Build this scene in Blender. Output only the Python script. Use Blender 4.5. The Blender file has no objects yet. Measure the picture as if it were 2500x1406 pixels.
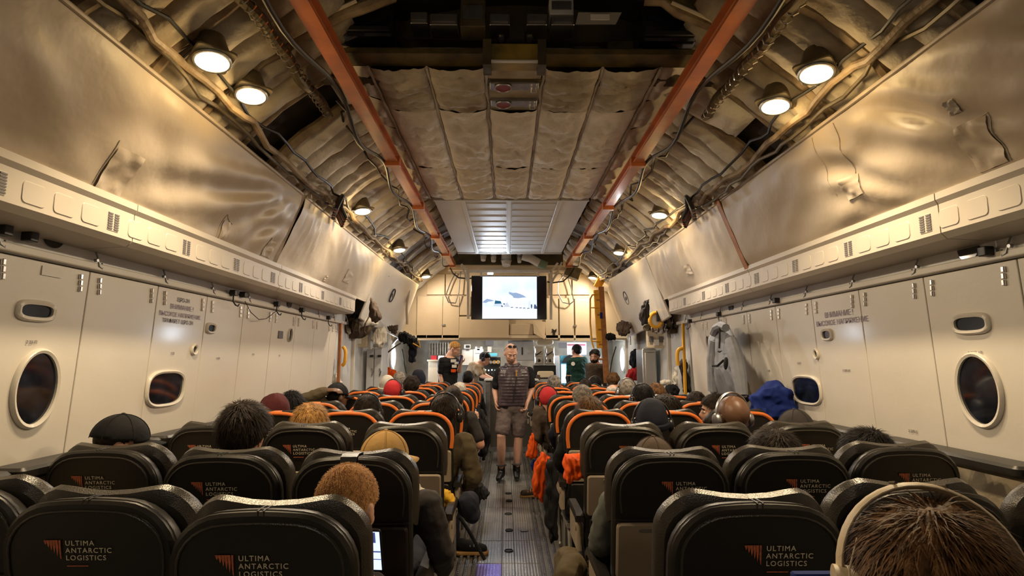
import bpy, bmesh, math, random
from mathutils import Vector, Matrix, Euler, noise
random.seed(7)
SC = bpy.context.scene
COL = SC.collection
PI = math.pi

# ---------------------------------------------------------------- camera
CAMZ = 1.52
FPX = 1400.0
VPX, VPY = 1236.0, 877.0
TH = math.atan((VPY - 703.0) / FPX)
YAW = math.atan((1250.0 - VPX) / FPX * math.cos(TH))
FWD = Vector((math.sin(YAW) * math.cos(TH), math.cos(YAW) * math.cos(TH), math.sin(TH)))
RGT = Vector((math.cos(YAW), -math.sin(YAW), 0.0))
UPV = RGT.cross(FWD)
CAM = Vector((0, 0, CAMZ))
cd = bpy.data.cameras.new('camera')
cd.sensor_width = 36.0
cd.lens = FPX / 2500.0 * 36.0
cd.clip_start = 0.05
cam = bpy.data.objects.new('camera', cd)
COL.objects.link(cam)
M = Matrix((RGT, UPV, -FWD)).transposed().to_4x4()
M.translation = CAM
cam.matrix_world = M
SC.camera = cam

# ---------------------------------------------------------------- light and exposure
W = bpy.data.worlds.new('world')
SC.world = W
W.use_nodes = True
W.node_tree.nodes['Background'].inputs[0].default_value = (0.75, 0.85, 1.0, 1)
W.node_tree.nodes['Background'].inputs[1].default_value = 0.05
SC.view_settings.view_transform = 'Standard'
SC.view_settings.look = 'None'
SC.view_settings.gamma = 1.0
SC.view_settings.use_curve_mapping = False
SC.view_settings.exposure = 0.0
SC.cycles.max_bounces = 7
SC.cycles.diffuse_bounces = 5
SC.cycles.glossy_bounces = 3
SC.cycles.use_denoising = True
SC.cycles.sample_clamp_indirect = 6.0
P_NEAR, P_FAR, P_UP, P_FILL, P_DAY = 60.0, 78.0, 3.2, 6.0, 28.0
C_NEAR, C_FAR, C_STRAY, C_FILL, C_DAY = (1.0, 0.77, 0.47), (1.0, 0.83, 0.62), (1.0, 0.66, 0.27), (1.0, 0.86, 0.68), (0.75, 0.86, 1.0)

def point_light(name, loc, power, color, radius):
    l = bpy.data.lights.new(name, 'POINT')
    l.energy = power; l.color = color; l.shadow_soft_size = radius
    o = bpy.data.objects.new(name, l); o.location = loc
    COL.objects.link(o)
    return o

def area_light(name, loc, aim, power, color, sx, sy, spread=PI):
    l = bpy.data.lights.new(name, 'AREA')
    l.shape = 'RECTANGLE'; l.size = sx; l.size_y = sy
    l.energy = power; l.color = color; l.spread = spread
    o = bpy.data.objects.new(name, l); o.location = loc
    o.rotation_euler = Vector(aim).to_track_quat('-Z', 'Y').to_euler()
    COL.objects.link(o)
    return o

XC = 0.07                      # the hold's axis, a little right of the camera
# warm flood lamps under the arch (side, Y, Z)
LAMPS = []
for s, lst in ((-1, [(518, 148), (613, 232), (885, 515), (975, 610), (1040, 675)]),
               (1, [(1993, 178), (1893, 258), (1610, 525), (1512, 617), (1447, 678)])):
    for q, (px, py) in enumerate(lst):
        d = FWD + RGT * ((px - 1250) / FPX) + UPV * ((703 - py) / FPX)
        t = (XC + s * 1.385) / d.x
        p = CAM + d * t
        LAMPS.append((s, q, p))
def spot_light(name, loc, aim, power, color, radius, size=2.7, blend=.5):
    l = bpy.data.lights.new(name, 'SPOT')
    l.energy = power; l.color = color; l.shadow_soft_size = radius
    l.spot_size = size; l.spot_blend = blend
    o = bpy.data.objects.new(name, l); o.location = loc
    o.rotation_euler = Vector(aim).to_track_quat('-Z', 'Y').to_euler()
    COL.objects.link(o)
    return o
for s, q, p in LAMPS:      # each lamp throws down and inwards, with a little stray light round its rim
    near = q < 2
    o = p + Vector((-s * 0.015, -0.02, -0.075))
    if near: spot_light('lamp_light', o, (-s * .36, .05, -1), P_NEAR, C_NEAR, 0.05, 2.5, .45)
    else: spot_light('lamp_light', o, (-s * .55, .55 if q == 4 else -.10, -1), P_FAR * (0.6 if q == 4 else 1), C_FAR, 0.05)
    point_light('lamp_stray', o, P_UP if near else P_UP * 1.6, C_STRAY, 0.05)
# added fill lights, unseen behind the camera, and daylight through the two front portholes
area_light('aft_fill', (XC - 0.7, -1.6, 2.75), (0.0, 0.55, -0.85), P_FILL, C_FILL, 0.5, 0.3)
area_light('aft_fill', (XC + 0.7, -1.6, 2.75), (0.0, 0.55, -0.85), P_FILL, C_FILL, 0.5, 0.3)

# cool light added over the television frame to brighten the ceiling board
area_light('frame_fill', (-.20, 9.05, 2.97), (.08, -1, .06), 6.5, C_DAY, .30, .05, 2.6)
# fill light added under the soffit to brighten the crew area
area_light('crew_fill', (XC, 10.75, 1.865), (0, .25, -1), 22.0, (1.0, .90, .76), 1.6, .06)

# ---------------------------------------------------------------- pixel helpers (layout only)
def ray(px, py):
    return FWD + RGT * ((px - 1250.0) / FPX) + UPV * ((703.0 - py) / FPX)
def at(px, py, Y):
    d = ray(px, py); return CAM + d * (Y / d.y)
def atx(px, py, X):
    d = ray(px, py); return CAM + d * (X / d.x)
def atz(px, py, Z):
    d = ray(px, py); return CAM + d * ((Z - CAMZ) / d.z)
def atp(px, py, P, N):
    d = ray(px, py); return CAM + d * ((Vector(P) - CAM).dot(N) / d.dot(N))

# ---------------------------------------------------------------- mesh builder
class MB:
    def __init__(s):
        s.v = []; s.f = []
    def add(s, vs, fs):
        b = len(s.v)
        s.v += [tuple(x) for x in vs]
        s.f += [tuple(i + b for i in f) for f in fs]
        return s
    def box(s, c, size, R=None, taper=None):
        x, y, z = size[0] / 2, size[1] / 2, size[2] / 2
        vs = [Vector((sx * x, sy * y, sz * z)) for sz in (-1, 1) for sy in (-1, 1) for sx in (-1, 1)]
        if R is not None: vs = [R @ v for v in vs]
        c = Vector(c)
        return s.add([v + c for v in vs], [(0, 2, 3, 1), (4, 5, 7, 6), (0, 1, 5, 4), (2, 6, 7, 3), (0, 4, 6, 2), (1, 3, 7, 5)])
    def rbox(s, c, size, r, R=None, n=3):
        """box with rounded vertical edges (local Z) and chamfered faces"""
        x, y, z = size[0] / 2, size[1] / 2, size[2] / 2
        r = min(r, x * .98, y * .98)
        ch = min(r * .4, z * .6)
        def ring(zz, ins):
            out = []
            for k, (cx, cy) in enumerate(((x - r, y - r), (-x + r, y - r), (-x + r, -y + r), (x - r, -y + r))):
                for i in range(n + 1):
                    a = k * PI / 2 + i * PI / 2 / n
                    out.append(Vector((cx + (r - ins) * math.cos(a), cy + (r - ins) * math.sin(a), zz)))
            return out
        rs = [ring(-z, ch), ring(-z + ch, 0), ring(z - ch, 0), ring(z, ch)]
        c = Vector(c)
        rs = [[(R @ v if R is not None else v) + c for v in q] for q in rs]
        return s.loft(rs)
    def loft(s, rings, closed=True, caps=True):
        n = len(rings[0]); vs = [v for r in rings for v in r]; fs = []
        for i in range(len(rings) - 1):
            for j in range(n if closed else n - 1):
                k = (j + 1) % n
                fs.append((i * n + j, i * n + k, (i + 1) * n + k, (i + 1) * n + j))
        if caps and closed:
            fs.append(tuple(range(n - 1, -1, -1)))
            fs.append(tuple((len(rings) - 1) * n + j for j in range(n)))
        return s.add(vs, fs)
    def tube(s, path, r, n=8, caps=True, flat=1.0, up=None):
        path = [Vector(p) for p in path]; rings = []
        prev = None
        for i, p in enumerate(path):
            a = path[max(i - 1, 0)]; b = path[min(i + 1, len(path) - 1)]
            t = (b - a).normalized()
            if prev is None:
                u = Vector(up) if up is not None else (Vector((0, 0, 1)) if abs(t.z) < .9 else Vector((1, 0, 0)))
            else:
                u = prev
            u = (u - t * u.dot(t)).normalized(); prev = u
            w = t.cross(u)
            rr = r[i] if isinstance(r, (list, tuple)) else r
            rings.append([p + (w * math.cos(2 * PI * k / n) + u * math.sin(2 * PI * k / n) * flat) * rr for k in range(n)])
        return s.loft(rings, True, caps)
    def ell(s, c, rad, nu=14, nv=9, R=None):
        c = Vector(c); vs = []; fs = []
        vs.append(Vector((0, 0, -rad[2])))
        for i in range(1, nv):
            a = -PI / 2 + PI * i / nv
            for j in range(nu):
                b = 2 * PI * j / nu
                vs.append(Vector((rad[0] * math.cos(a) * math.cos(b), rad[1] * math.cos(a) * math.sin(b), rad[2] * math.sin(a))))
        vs.append(Vector((0, 0, rad[2])))
        for j in range(nu):
            fs.append((0, 1 + (j + 1) % nu, 1 + j))
        for i in range(nv - 2):
            for j in range(nu):
                k = (j + 1) % nu
                fs.append((1 + i * nu + j, 1 + i * nu + k, 1 + (i + 1) * nu + k, 1 + (i + 1) * nu + j))
        t = len(vs) - 1
        for j in range(nu):
            fs.append((t, 1 + (nv - 2) * nu + j, 1 + (nv - 2) * nu + (j + 1) % nu))
        return s.add([(R @ v if R is not None else v) + c for v in vs], fs)
    def cap(s, p0, p1, r0, r1, n=10, m=3):
        """tapered capsule"""
        p0 = Vector(p0); p1 = Vector(p1); t = (p1 - p0)
        t = t.normalized() if t.length > 1e-6 else Vector((0, 0, 1))
        u = Vector((0, 0, 1)) if abs(t.z) < .9 else Vector((1, 0, 0))
        u = (u - t * u.dot(t)).normalized(); w = t.cross(u)
        rings = []
        for i in range(m + 1):
            a = -PI / 2 * (1 - (i + .25) / (m + .25))
            rings.append([p0 + t * (r0 * math.sin(a)) + (w * math.cos(2 * PI * k / n) + u * math.sin(2 * PI * k / n)) * (r0 * math.cos(a)) for k in range(n)])
        for i in range(m + 1):
            a = PI / 2 * (i / (m + .25))
            rings.append([p1 + t * (r1 * math.sin(a)) + (w * math.cos(2 * PI * k / n) + u * math.sin(2 * PI * k / n)) * (r1 * math.cos(a)) for k in range(n)])
        return s.loft(rings)
    def chain(s, pts, rs, n=10):
        for i in range(len(pts) - 1):
            s.cap(pts[i], pts[i + 1], rs[i], rs[i + 1], n)
        return s
    def grid(s, fn, nu, nv):
        vs = [fn(i / nu, j / nv) for j in range(nv + 1) for i in range(nu + 1)]
        fs = [(j * (nu + 1) + i, j * (nu + 1) + i + 1, (j + 1) * (nu + 1) + i + 1, (j + 1) * (nu + 1) + i) for j in range(nv) for i in range(nu)]
        return s.add(vs, fs)
    def disc(s, c, nrm, r, n=24, up=None, ry=None):
        c = Vector(c); nrm = Vector(nrm).normalized()
        u = Vector(up) if up is not None else (Vector((0, 0, 1)) if abs(nrm.z) < .9 else Vector((1, 0, 0)))
        u = (u - nrm * u.dot(nrm)).normalized(); w = u.cross(nrm)
        ry = ry or r
        return s.add([c + w * (r * math.cos(2 * PI * k / n)) + u * (ry * math.sin(2 * PI * k / n)) for k in range(n)], [tuple(range(n))])
    def cyl(s, p0, p1, r, n=16, r1=None):
        return s.tube([p0, p1], [r, r if r1 is None else r1], n)
    def extrude(s, pts, vec):
        """closed outline pts extruded by vec"""
        vec = Vector(vec)
        return s.loft([[Vector(p) for p in pts], [Vector(p) + vec for p in pts]])

def setp(o, label=None, cat=None, group=None, kind=None):
    if label: o['label'] = label
    if cat: o['category'] = cat
    if group: o['group'] = group
    if kind: o['kind'] = kind
    return o

def thing(name, label, cat, loc=(0, 0, 0), group=None, rz=0.0):
    o = bpy.data.objects.new(name, None)
    o.empty_display_size = 0.1
    o.location = loc; o.rotation_euler = (0, 0, rz)
    COL.objects.link(o)
    return setp(o, label, cat, group)

def struct(name, label=None, loc=(0, 0, 0)):
    o = bpy.data.objects.new(name, None); o.location = loc
    o.empty_display_size = 0.1
    COL.objects.link(o)
    return setp(o, label or None, None, None, 'structure')

def origin(o):
    v = Vector(o.location); p = o.parent
    while p is not None:
        v = v + Vector(p.location); p = p.parent
    return v

def fixn(me):
    bm = bmesh.new(); bm.from_mesh(me)
    bmesh.ops.recalc_face_normals(bm, faces=bm.faces)
    bm.to_mesh(me); bm.free()

def build(mb, name, mat, parent=None, smooth=True, world=True, bevel=0, subsurf=0, label=None, angle=35, fix=True, cat=None, group=None, kind=None, recenter=True):
    """one mesh object; world=True: vertices are world coordinates, stored relative to the parent's base"""
    off = Vector((0, 0, 0)); loc = Vector((0, 0, 0))
    if parent is not None:
        if world: off = origin(parent)
    elif recenter:
        xs = [v[0] for v in mb.v]; ys = [v[1] for v in mb.v]; zs = [v[2] for v in mb.v]
        off = Vector(((min(xs) + max(xs)) / 2, (min(ys) + max(ys)) / 2, min(zs))); loc = off
    me = bpy.data.meshes.new(name)
    me.from_pydata([(v[0] - off.x, v[1] - off.y, v[2] - off.z) for v in mb.v], [], mb.f)
    if fix: fixn(me)
    for m in (mat if isinstance(mat, (list, tuple)) else [mat]): me.materials.append(m)
    o = bpy.data.objects.new(name, me)
    COL.objects.link(o)
    o.location = loc
    if parent is not None: o.parent = parent
    if smooth:
        me.polygons.foreach_set('use_smooth', [True] * len(me.polygons))
        if angle < 180:
            try: me.set_sharp_from_angle(angle=math.radians(angle))
            except Exception: pass
    if bevel:
        b = o.modifiers.new('bevel', 'BEVEL'); b.width = bevel; b.segments = 2; b.limit_method = 'ANGLE'
    if subsurf:
        q = o.modifiers.new('sub', 'SUBSURF'); q.levels = subsurf; q.render_levels = subsurf
    return setp(o, label, cat, group, kind)

def inst(src, parent, name=None, loc=None, label=None):
    c = src.copy(); COL.objects.link(c); c.parent = parent
    if loc is not None: c.location = loc
    if label: c['label'] = label
    return c

def copy_tree(root, loc, label=None, parent=None, rz=None):
    c = root.copy(); COL.objects.link(c); c.parent = parent
    if loc is not None: c.location = loc
    if rz is not None: c.rotation_euler = (0, 0, rz)
    if label: c['label'] = label
    for ch in root.children:
        copy_tree(ch, None, None, c)
    return c

TMP = bpy.data.scenes.new('workbench')      # modelling bench: volumes are merged here one at a time
def evaluate(o):
    vl = TMP.view_layers[0]
    with bpy.context.temp_override(scene=TMP, view_layer=vl):
        dg = bpy.context.evaluated_depsgraph_get()
        dg.update()
        return bpy.data.meshes.new_from_object(o.evaluated_get(dg))

def bake(mb, name, mat, parent, voxel, smooth_it=4, label=None, extra=None):
    """closed overlapping volumes -> one continuous skin"""
    me = bpy.data.meshes.new('tmp'); me.from_pydata(mb.v, [], mb.f); fixn(me)
    t = bpy.data.objects.new('tmp', me); TMP.collection.objects.link(t)
    r = t.modifiers.new('r', 'REMESH'); r.mode = 'VOXEL'; r.voxel_size = voxel; r.use_smooth_shade = True
    if smooth_it:
        q = t.modifiers.new('s', 'SMOOTH'); q.factor = .5; q.iterations = smooth_it
    m2 = evaluate(t)
    bpy.data.objects.remove(t); bpy.data.meshes.remove(me)
    off = origin(parent) if parent else Vector((0, 0, 0))
    if extra:
        cs = [v.co.copy() for v in m2.vertices]; ns = [Vector(v.vector) for v in m2.vertex_normals]
        flat = []
        for a, b in zip(cs, ns): flat += list(extra(a, b))
        m2.vertices.foreach_set('co', flat); m2.update()
    m2.transform(Matrix.Translation(-off))
    m2.name = name
    m2.materials.clear()
    m2.materials.append(mat)
    m2.polygons.foreach_set('use_smooth', [True] * len(m2.polygons))
    o = bpy.data.objects.new(name, m2); COL.objects.link(o); o.parent = parent
    return setp(o, label)

def text_mesh(body, size, spacing=1.0, line=1.0, align='LEFT', extrude=0.0008):
    c = bpy.data.curves.new('text', 'FONT'); c.body = body; c.size = size
    c.space_character = spacing; c.space_line = line; c.align_x = align; c.extrude = extrude
    c.resolution_u = 3
    o = bpy.data.objects.new('text', c); TMP.collection.objects.link(o)
    me = evaluate(o)
    bpy.data.objects.remove(o)
    return me

def put_text(body, size, name, mat, parent, X, Yv, loc, **k):
    """X: reading direction, Yv: up direction, loc: start, world coordinates"""
    me = text_mesh(body, size, **k)
    X = Vector(X).normalized(); Yv = Vector(Yv); Yv = (Yv - X * Yv.dot(X)).normalized()
    m = Matrix((X, Yv, X.cross(Yv))).transposed().to_4x4()
    off = origin(parent) if parent is not None else Vector((0, 0, 0))
    m.translation = Vector(loc) - off
    me.transform(m)
    me.materials.clear()
    me.materials.append(mat)
    o = bpy.data.objects.new(name, me); COL.objects.link(o); o.parent = parent
    return o

# ---------------------------------------------------------------- materials
def mk(name, col, rough=.5, metal=0.0, bump=None, var=None, spec=.5, coat=0.0, emit=None, emit_s=0.0, sheen=0.0, coords='Object', trans=0.0):
    m = bpy.data.materials.new(name); m.use_nodes = True
    nt = m.node_tree; b = nt.nodes['Principled BSDF']
    b.inputs['Base Color'].default_value = (*col, 1)
    b.inputs['Roughness'].default_value = rough
    b.inputs['Metallic'].default_value = metal
    b.inputs['Specular IOR Level'].default_value = spec
    if coat:
        b.inputs['Coat Weight'].default_value = coat; b.inputs['Coat Roughness'].default_value = .12
    if sheen:
        b.inputs['Sheen Weight'].default_value = sheen
    if trans: b.inputs['Transmission Weight'].default_value = trans
    if emit:
        b.inputs['Emission Color'].default_value = (*emit, 1); b.inputs['Emission Strength'].default_value = emit_s
    tc = nt.nodes.new('ShaderNodeTexCoord')
    if var:   # (scale, amount, second colour or None)
        n = nt.nodes.new('ShaderNodeTexNoise'); n.inputs['Scale'].default_value = var[0]; n.inputs['Detail'].default_value = 5
        nt.links.new(tc.outputs[coords], n.inputs['Vector'])
        r = nt.nodes.new('ShaderNodeValToRGB')
        c2 = var[2] if len(var) > 2 else tuple(x * (1 - var[1]) for x in col)
        r.color_ramp.elements[0].color = (*c2, 1); r.color_ramp.elements[1].color = (*col, 1)
        r.color_ramp.elements[0].position = .35; r.color_ramp.elements[1].position = .62
        nt.links.new(n.outputs[0], r.inputs[0]); nt.links.new(r.outputs[0], b.inputs['Base Color'])
    if bump:  # list of (scale, strength, distance)
        prev = None
        for sc, st, di in (bump if isinstance(bump, list) else [bump]):
            n = nt.nodes.new('ShaderNodeTexNoise'); n.inputs['Scale'].default_value = sc; n.inputs['Detail'].default_value = 4
            nt.links.new(tc.outputs[coords], n.inputs['Vector'])
            bp = nt.nodes.new('ShaderNodeBump'); bp.inputs['Strength'].default_value = st; bp.inputs['Distance'].default_value = di
            nt.links.new(n.outputs[0], bp.inputs['Height'])
            if prev: nt.links.new(prev.outputs[0], bp.inputs['Normal'])
            prev = bp
        nt.links.new(prev.outputs[0], b.inputs['Normal'])
    return m

def weave(m, scale, strength=.3, dist=.001):
    nt = m.node_tree; b = nt.nodes['Principled BSDF']
    tc = nt.nodes.new('ShaderNodeTexCoord'); w = nt.nodes.new('ShaderNodeTexVoronoi'); w.inputs['Scale'].default_value = scale
    nt.links.new(tc.outputs['Object'], w.inputs['Vector'])
    bp = nt.nodes.new('ShaderNodeBump'); bp.inputs['Strength'].default_value = strength; bp.inputs['Distance'].default_value = dist
    nt.links.new(w.outputs['Distance'], bp.inputs['Height']); nt.links.new(bp.outputs[0], b.inputs['Normal'])
    return m

MT = {}
MT['paint'] = mk('white_paint', (.66, .62, .56), .36, bump=[(7, .12, .02), (60, .06, .004)], var=(1.6, .06), coat=.25)
MT['paint_plain'] = mk('white_paint_plain', (.62, .58, .52), .4, bump=(25, .05, .01), var=(3, .08))
MT['paint_cool'] = mk('pale_grey_paint', (.60, .61, .62), .38, bump=(20, .06, .01), var=(3, .08))
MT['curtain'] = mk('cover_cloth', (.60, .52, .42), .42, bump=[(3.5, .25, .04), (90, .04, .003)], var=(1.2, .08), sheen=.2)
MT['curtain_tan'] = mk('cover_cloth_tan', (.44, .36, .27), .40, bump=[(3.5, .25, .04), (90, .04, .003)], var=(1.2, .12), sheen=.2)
MT['fascia'] = mk('fascia_paint', (.50, .45, .385), .42, bump=(25, .05, .01), var=(3, .10))
MT['olive_dark'] = mk('olive_dark_paint', (.10, .07, .014), .55, var=(7, .7, (.03, .025, .01)), bump=(20, .3, .01))
MT['curtain_seam'] = mk('cover_seam', (.34, .30, .25), .6, bump=(40, .1, .005))
MT['quilt'] = mk('quilt_cloth', (.74, .71, .65), .7, bump=[(9, .55, .03), (45, .3, .01)], var=(3, .25, (.58, .54, .47)))
MT['quilt_dark'] = mk('quilt_cloth_dirty', (.46, .42, .35), .72, bump=[(9, .5, .03), (45, .3, .01)], var=(4, .45, (.25, .20, .14)))
MT['frame_brown'] = mk('brown_frame_wrap', (.34, .26, .17), .65, bump=(30, .5, .01), var=(8, .5, (.15, .10, .055)))
MT['hull'] = mk('hull_dark', (.055, .045, .035), .7, bump=(15, .3, .02), var=(5, .5))
MT['recess'] = mk('recess_dark', (.035, .03, .02), .6, bump=(12, .3, .02), var=(3, .6, (.10, .07, .02)))
MT['olive'] = mk('olive_yellow_paint', (.30, .21, .03), .5, var=(6, .5, (.10, .08, .02)), bump=(20, .2, .01))
MT['rail'] = mk('orange_rail_paint', (.58, .17, .045), .36, var=(5, .3, (.36, .11, .04)), bump=(40, .12, .004), coat=.2)
MT['black'] = mk('black_rubber', (.012, .012, .013), .42, bump=(60, .1, .002))
MT['metal'] = mk('dull_metal', (.42, .42, .43), .38, 1.0, var=(12, .3), bump=(40, .1, .003))
MT['chrome'] = mk('bright_metal', (.85, .85, .87), .16, 1.0)
MT['steel'] = mk('stainless_steel', (.58, .57, .55), .3, 1.0, bump=(14, .12, .01))
MT['lens'] = mk('lamp_lens', (1, .9, .7), .4, emit=(1.0, .80, .45), emit_s=14)
MT['lamp_can'] = mk('lamp_housing', (.16, .13, .08), .45, .5, var=(12, .4))
MT['leather'] = mk('black_leather', (.017, .015, .013), .40, bump=[(320, .25, .0012), (12, .2, .004)], spec=.5)
MT['leather_rim'] = weave(mk('black_leather_rim', (.045, .038, .030), .33, spec=.7), 260, .45, .0012)
MT['orange'] = mk('orange_trim', (.86, .20, .025), .5, bump=(200, .15, .001), sheen=.1)
MT['tray'] = mk('taupe_tray', (.36, .29, .215), .38, bump=(300, .05, .0005), var=(4, .12))
MT['seat_metal'] = mk('seat_frame_metal', (.30, .28, .25), .4, .6)
MT['logo_white'] = mk('logo_cream', (.90, .80, .60), .6)
MT['logo_red'] = mk('logo_orange', (.72, .20, .09), .6, var=(120, .4))
MT['floor'] = None
MT['glass_dark'] = mk('dark_window_glass', (.012, .016, .026), .08, spec=.8, var=(9, .5, (.004, .005, .008)))
MT['bulk'] = mk('bulkhead_beige', (.60, .48, .33), .45, bump=[(6, .15, .02), (60, .05, .003)], var=(2.5, .10))
MT['bulk_pale'] = mk('bulkhead_cream', (.70, .60, .44), .42, bump=(8, .08, .01), var=(3, .07))
MT['ceil_white'] = mk('ceiling_sheet', (.60, .60, .58), .45, bump=(10, .05, .01), var=(2, .08))
MT['skin'] = mk('skin', (.58, .31, .21), .5, var=(20, .1), bump=(160, .08, .001))
MT['skin_pale'] = mk('skin_pale', (.66, .38, .28), .5, var=(20, .1), bump=(160, .08, .001))
MT['skin_dark'] = mk('skin_brown', (.17, .085, .05), .42, var=(20, .12), bump=(160, .08, .001))
def hairmat(n, c, c2): return mk(n, c, .55, var=(40, .5, c2), bump=[(60, .5, .006), (220, .4, .002)], spec=.12)
MT['h_dark'] = hairmat('hair_dark', (.030, .020, .014), (.012, .008, .006))
MT['h_black'] = hairmat('hair_black', (.014, .012, .012), (.006, .005, .005))
MT['h_brown'] = hairmat('hair_brown', (.17, .085, .035), (.05, .024, .011))
MT['h_blond'] = hairmat('hair_blond', (.48, .27, .09), (.24, .11, .03))
MT['h_buzz'] = mk('hair_cropped_ginger', (.46, .235, .085), .7, var=(60, .3, (.32, .15, .055)), bump=[(260, .8, .003)], spec=.2)
MT['h_grey'] = hairmat('hair_grey', (.30, .27, .23), (.12, .10, .085))
MT['h_white'] = hairmat('hair_white', (.62, .58, .52), (.35, .32, .28))
def cloth(n, c, sc=60, rough=.8, st=.35): return mk(n, c, rough, bump=[(sc, .15, .003), (9, st, .03)], var=(6, .2), spec=.2)
MT['c_black'] = cloth('cloth_black', (.014, .014, .016))
MT['c_navy'] = cloth('cloth_navy', (.018, .020, .034))
MT['c_char'] = cloth('cloth_charcoal', (.045, .040, .040))
MT['c_olive'] = cloth('cloth_olive', (.105, .080, .045))
MT['c_tan'] = cloth('cloth_tan', (.30, .22, .14))
MT['c_cap'] = cloth('cloth_mustard', (.46, .28, .10))
MT['c_brown'] = cloth('cloth_brown', (.085, .060, .045))
MT['c_maroon'] = cloth('cloth_maroon', (.085, .018, .020))
MT['c_red'] = cloth('cloth_red', (.50, .03, .035))
MT['c_green'] = cloth('cloth_dark_green', (.012, .045, .035))
MT['c_grey'] = cloth('cloth_grey', (.27, .29, .34))
MT['c_mid'] = cloth('cloth_mid_grey', (.16, .16, .17))
MT['c_shorts'] = cloth('cloth_grey_brown', (.15, .115, .11))
MT['c_blue'] = cloth('cloth_blue', (.012, .030, .20))
MT['c_denim'] = cloth('cloth_denim', (.11, .115, .105))
MT['c_orange'] = cloth('cloth_orange', (.86, .11, .012), st=.5)
MT['c_yellow'] = cloth('cloth_yellow', (.66, .36, .02))
MT['c_white'] = cloth('cloth_white', (.62, .58, .50))
MT['c_plaid'] = cloth('cloth_blue_plaid', (.30, .36, .46))
MT['vest'] = mk('vest_nylon', (.060, .042, .052), .36, bump=[(30, .4, .01)], var=(10, .3), sheen=.1)
MT['ear_black'] = mk('headphone_plastic', (.014, .014, .016), .3)
MT['ear_pad'] = mk('headphone_cream', (.62, .50, .33), .5, var=(20, .15))
MT['boot'] = mk('boot_black', (.016, .017, .020), .45, bump=(60, .3, .003))
MT['sole'] = mk('boot_sole_tan', (.45, .24, .07), .6)
MT['paper'] = mk('paper', (.80, .78, .74), .7)
MT['teal'] = mk('teal_plastic', (.05, .22, .30), .4)
MT['yellow'] = mk('yellow_paint', (.80, .42, .03), .45)
MT['wood'] = mk('orange_wood', (.42, .17, .055), .5, var=(14, .35), bump=(50, .2, .003))
MT['ink'] = mk('faded_violet_stencil', (.30, .24, .34), .6)
MT['ink_dark'] = mk('dark_stencil', (.13, .12, .13), .6)
MT['foil'] = mk('silver_foil', (.70, .70, .68), .25, 1.0, bump=[(30, .9, .02)])
MT['glow_white'] = mk('daylight_pane', (1, 1, 1), .3, emit=(.82, .92, 1.0), emit_s=5)
MT['screen_black'] = mk('tv_black', (.010, .010, .018), .10, spec=.6)
MT['white_bar'] = mk('white_bar', (.62, .56, .48), .4, var=(9, .15))
MT['mattress'] = mk('pale_fabric', (.52, .43, .30), .8, bump=(12, .4, .02))
MT['counter'] = mk('dark_counter_board', (.085, .075, .060), .5, bump=(30, .1, .003), var=(4, .15))
# ================================================================ SETTING
def floor_mat():
    m = mk('studded_floor_plate', (.20, .185, .165), .30, .7)
    nt = m.node_tree; b = nt.nodes['Principled BSDF']
    tc = nt.nodes.new('ShaderNodeTexCoord')
    v = nt.nodes.new('ShaderNodeTexVoronoi'); v.inputs['Scale'].default_value = 46; v.inputs['Randomness'].default_value = 0.0
    nt.links.new(tc.outputs['Object'], v.inputs['Vector'])
    r = nt.nodes.new('ShaderNodeValToRGB')
    r.color_ramp.elements[0].position = .18; r.color_ramp.elements[0].color = (.10, .095, .09, 1)
    r.color_ramp.elements[1].position = .30; r.color_ramp.elements[1].color = (.50, .49, .47, 1)
    nt.links.new(v.outputs['Distance'], r.inputs[0]); nt.links.new(r.outputs[0], b.inputs['Base Color'])
    bp = nt.nodes.new('ShaderNodeBump'); bp.inputs['Strength'].default_value = .6; bp.inputs['Distance'].default_value = .004
    nt.links.new(v.outputs['Distance'], bp.inputs['Height']); nt.links.new(bp.outputs[0], b.inputs['Normal'])
    return m
MT['floor'] = floor_mat()
MT['floor_reflection'] = floor_mat()  # violet reflection painted into the colour of one floor plate
for _e, _c in zip([n for n in MT['floor_reflection'].node_tree.nodes if n.type == 'VALTORGB'][0].color_ramp.elements, ((.07, .06, .20, 1), (.42, .34, .98, 1))): _e.color = _c
MT['floor_plain'] = mk('floor_metal', (.27, .25, .22), .42, .6, var=(5, .35), bump=(80, .25, .003))
HALF, RAD, ZC = 2.05, 2.18, 1.35
Y0, Y1 = -3.0, 12.6

fl = build(MB().box((XC, (Y0 + Y1) / 2, -.06), (4.3, Y1 - Y0, .10)), 'floor', MT['floor_plain'], kind='structure', smooth=False)
xs = [(-.215, -.035), (-.03, .062), (.067, .25)]
for k in range(13):
    y0 = 2.886 + .547 * k
    for a, b in xs:
        m = MB().rbox(((a + b) / 2, y0 + .27, -.006), (b - a, .541, .012), .004, n=1)
        build(m, 'floor_panel', MT['floor_reflection'] if (k == 2 and a < -.1) else MT['floor'], fl, label='floor plate with a violet reflection painted in' if (k == 2 and a < -.1) else None)
for a in (-.29, -.235, .27, .325, .38, -.345):
    build(MB().box((a, 6.3, .004), (.022, 7.6, .012)), 'seat_track', MT['metal'], fl, smooth=False)
studs = MB()
for a in (-.29, -.235, .27, .325, .38, -.345):
    for k in range(170):
        studs.cyl((a, 2.8 + k * .04, .009), (a, 2.8 + k * .04, .014), .006, 6)
build(studs, 'track_studs', MT['chrome'], fl, kind='stuff')
for px, py in ((1242, 1345), (1243, 1295), (1241, 1255), (1243, 1223), (1241, 1205)):
    p = atz(px, py, 0)
    m = MB().tube([p + Vector((.032 * math.cos(a), .032 * math.sin(a), .004)) for a in [2 * PI * i / 16 for i in range(17)]], .005, 6)
    m.disc(p + Vector((0, 0, .0035)), (0, 0, 1), .030, 16)
    build(m, 'tie_down_ring', MT['black'], fl)
p = atz(1280, 1296, 0)
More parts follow.
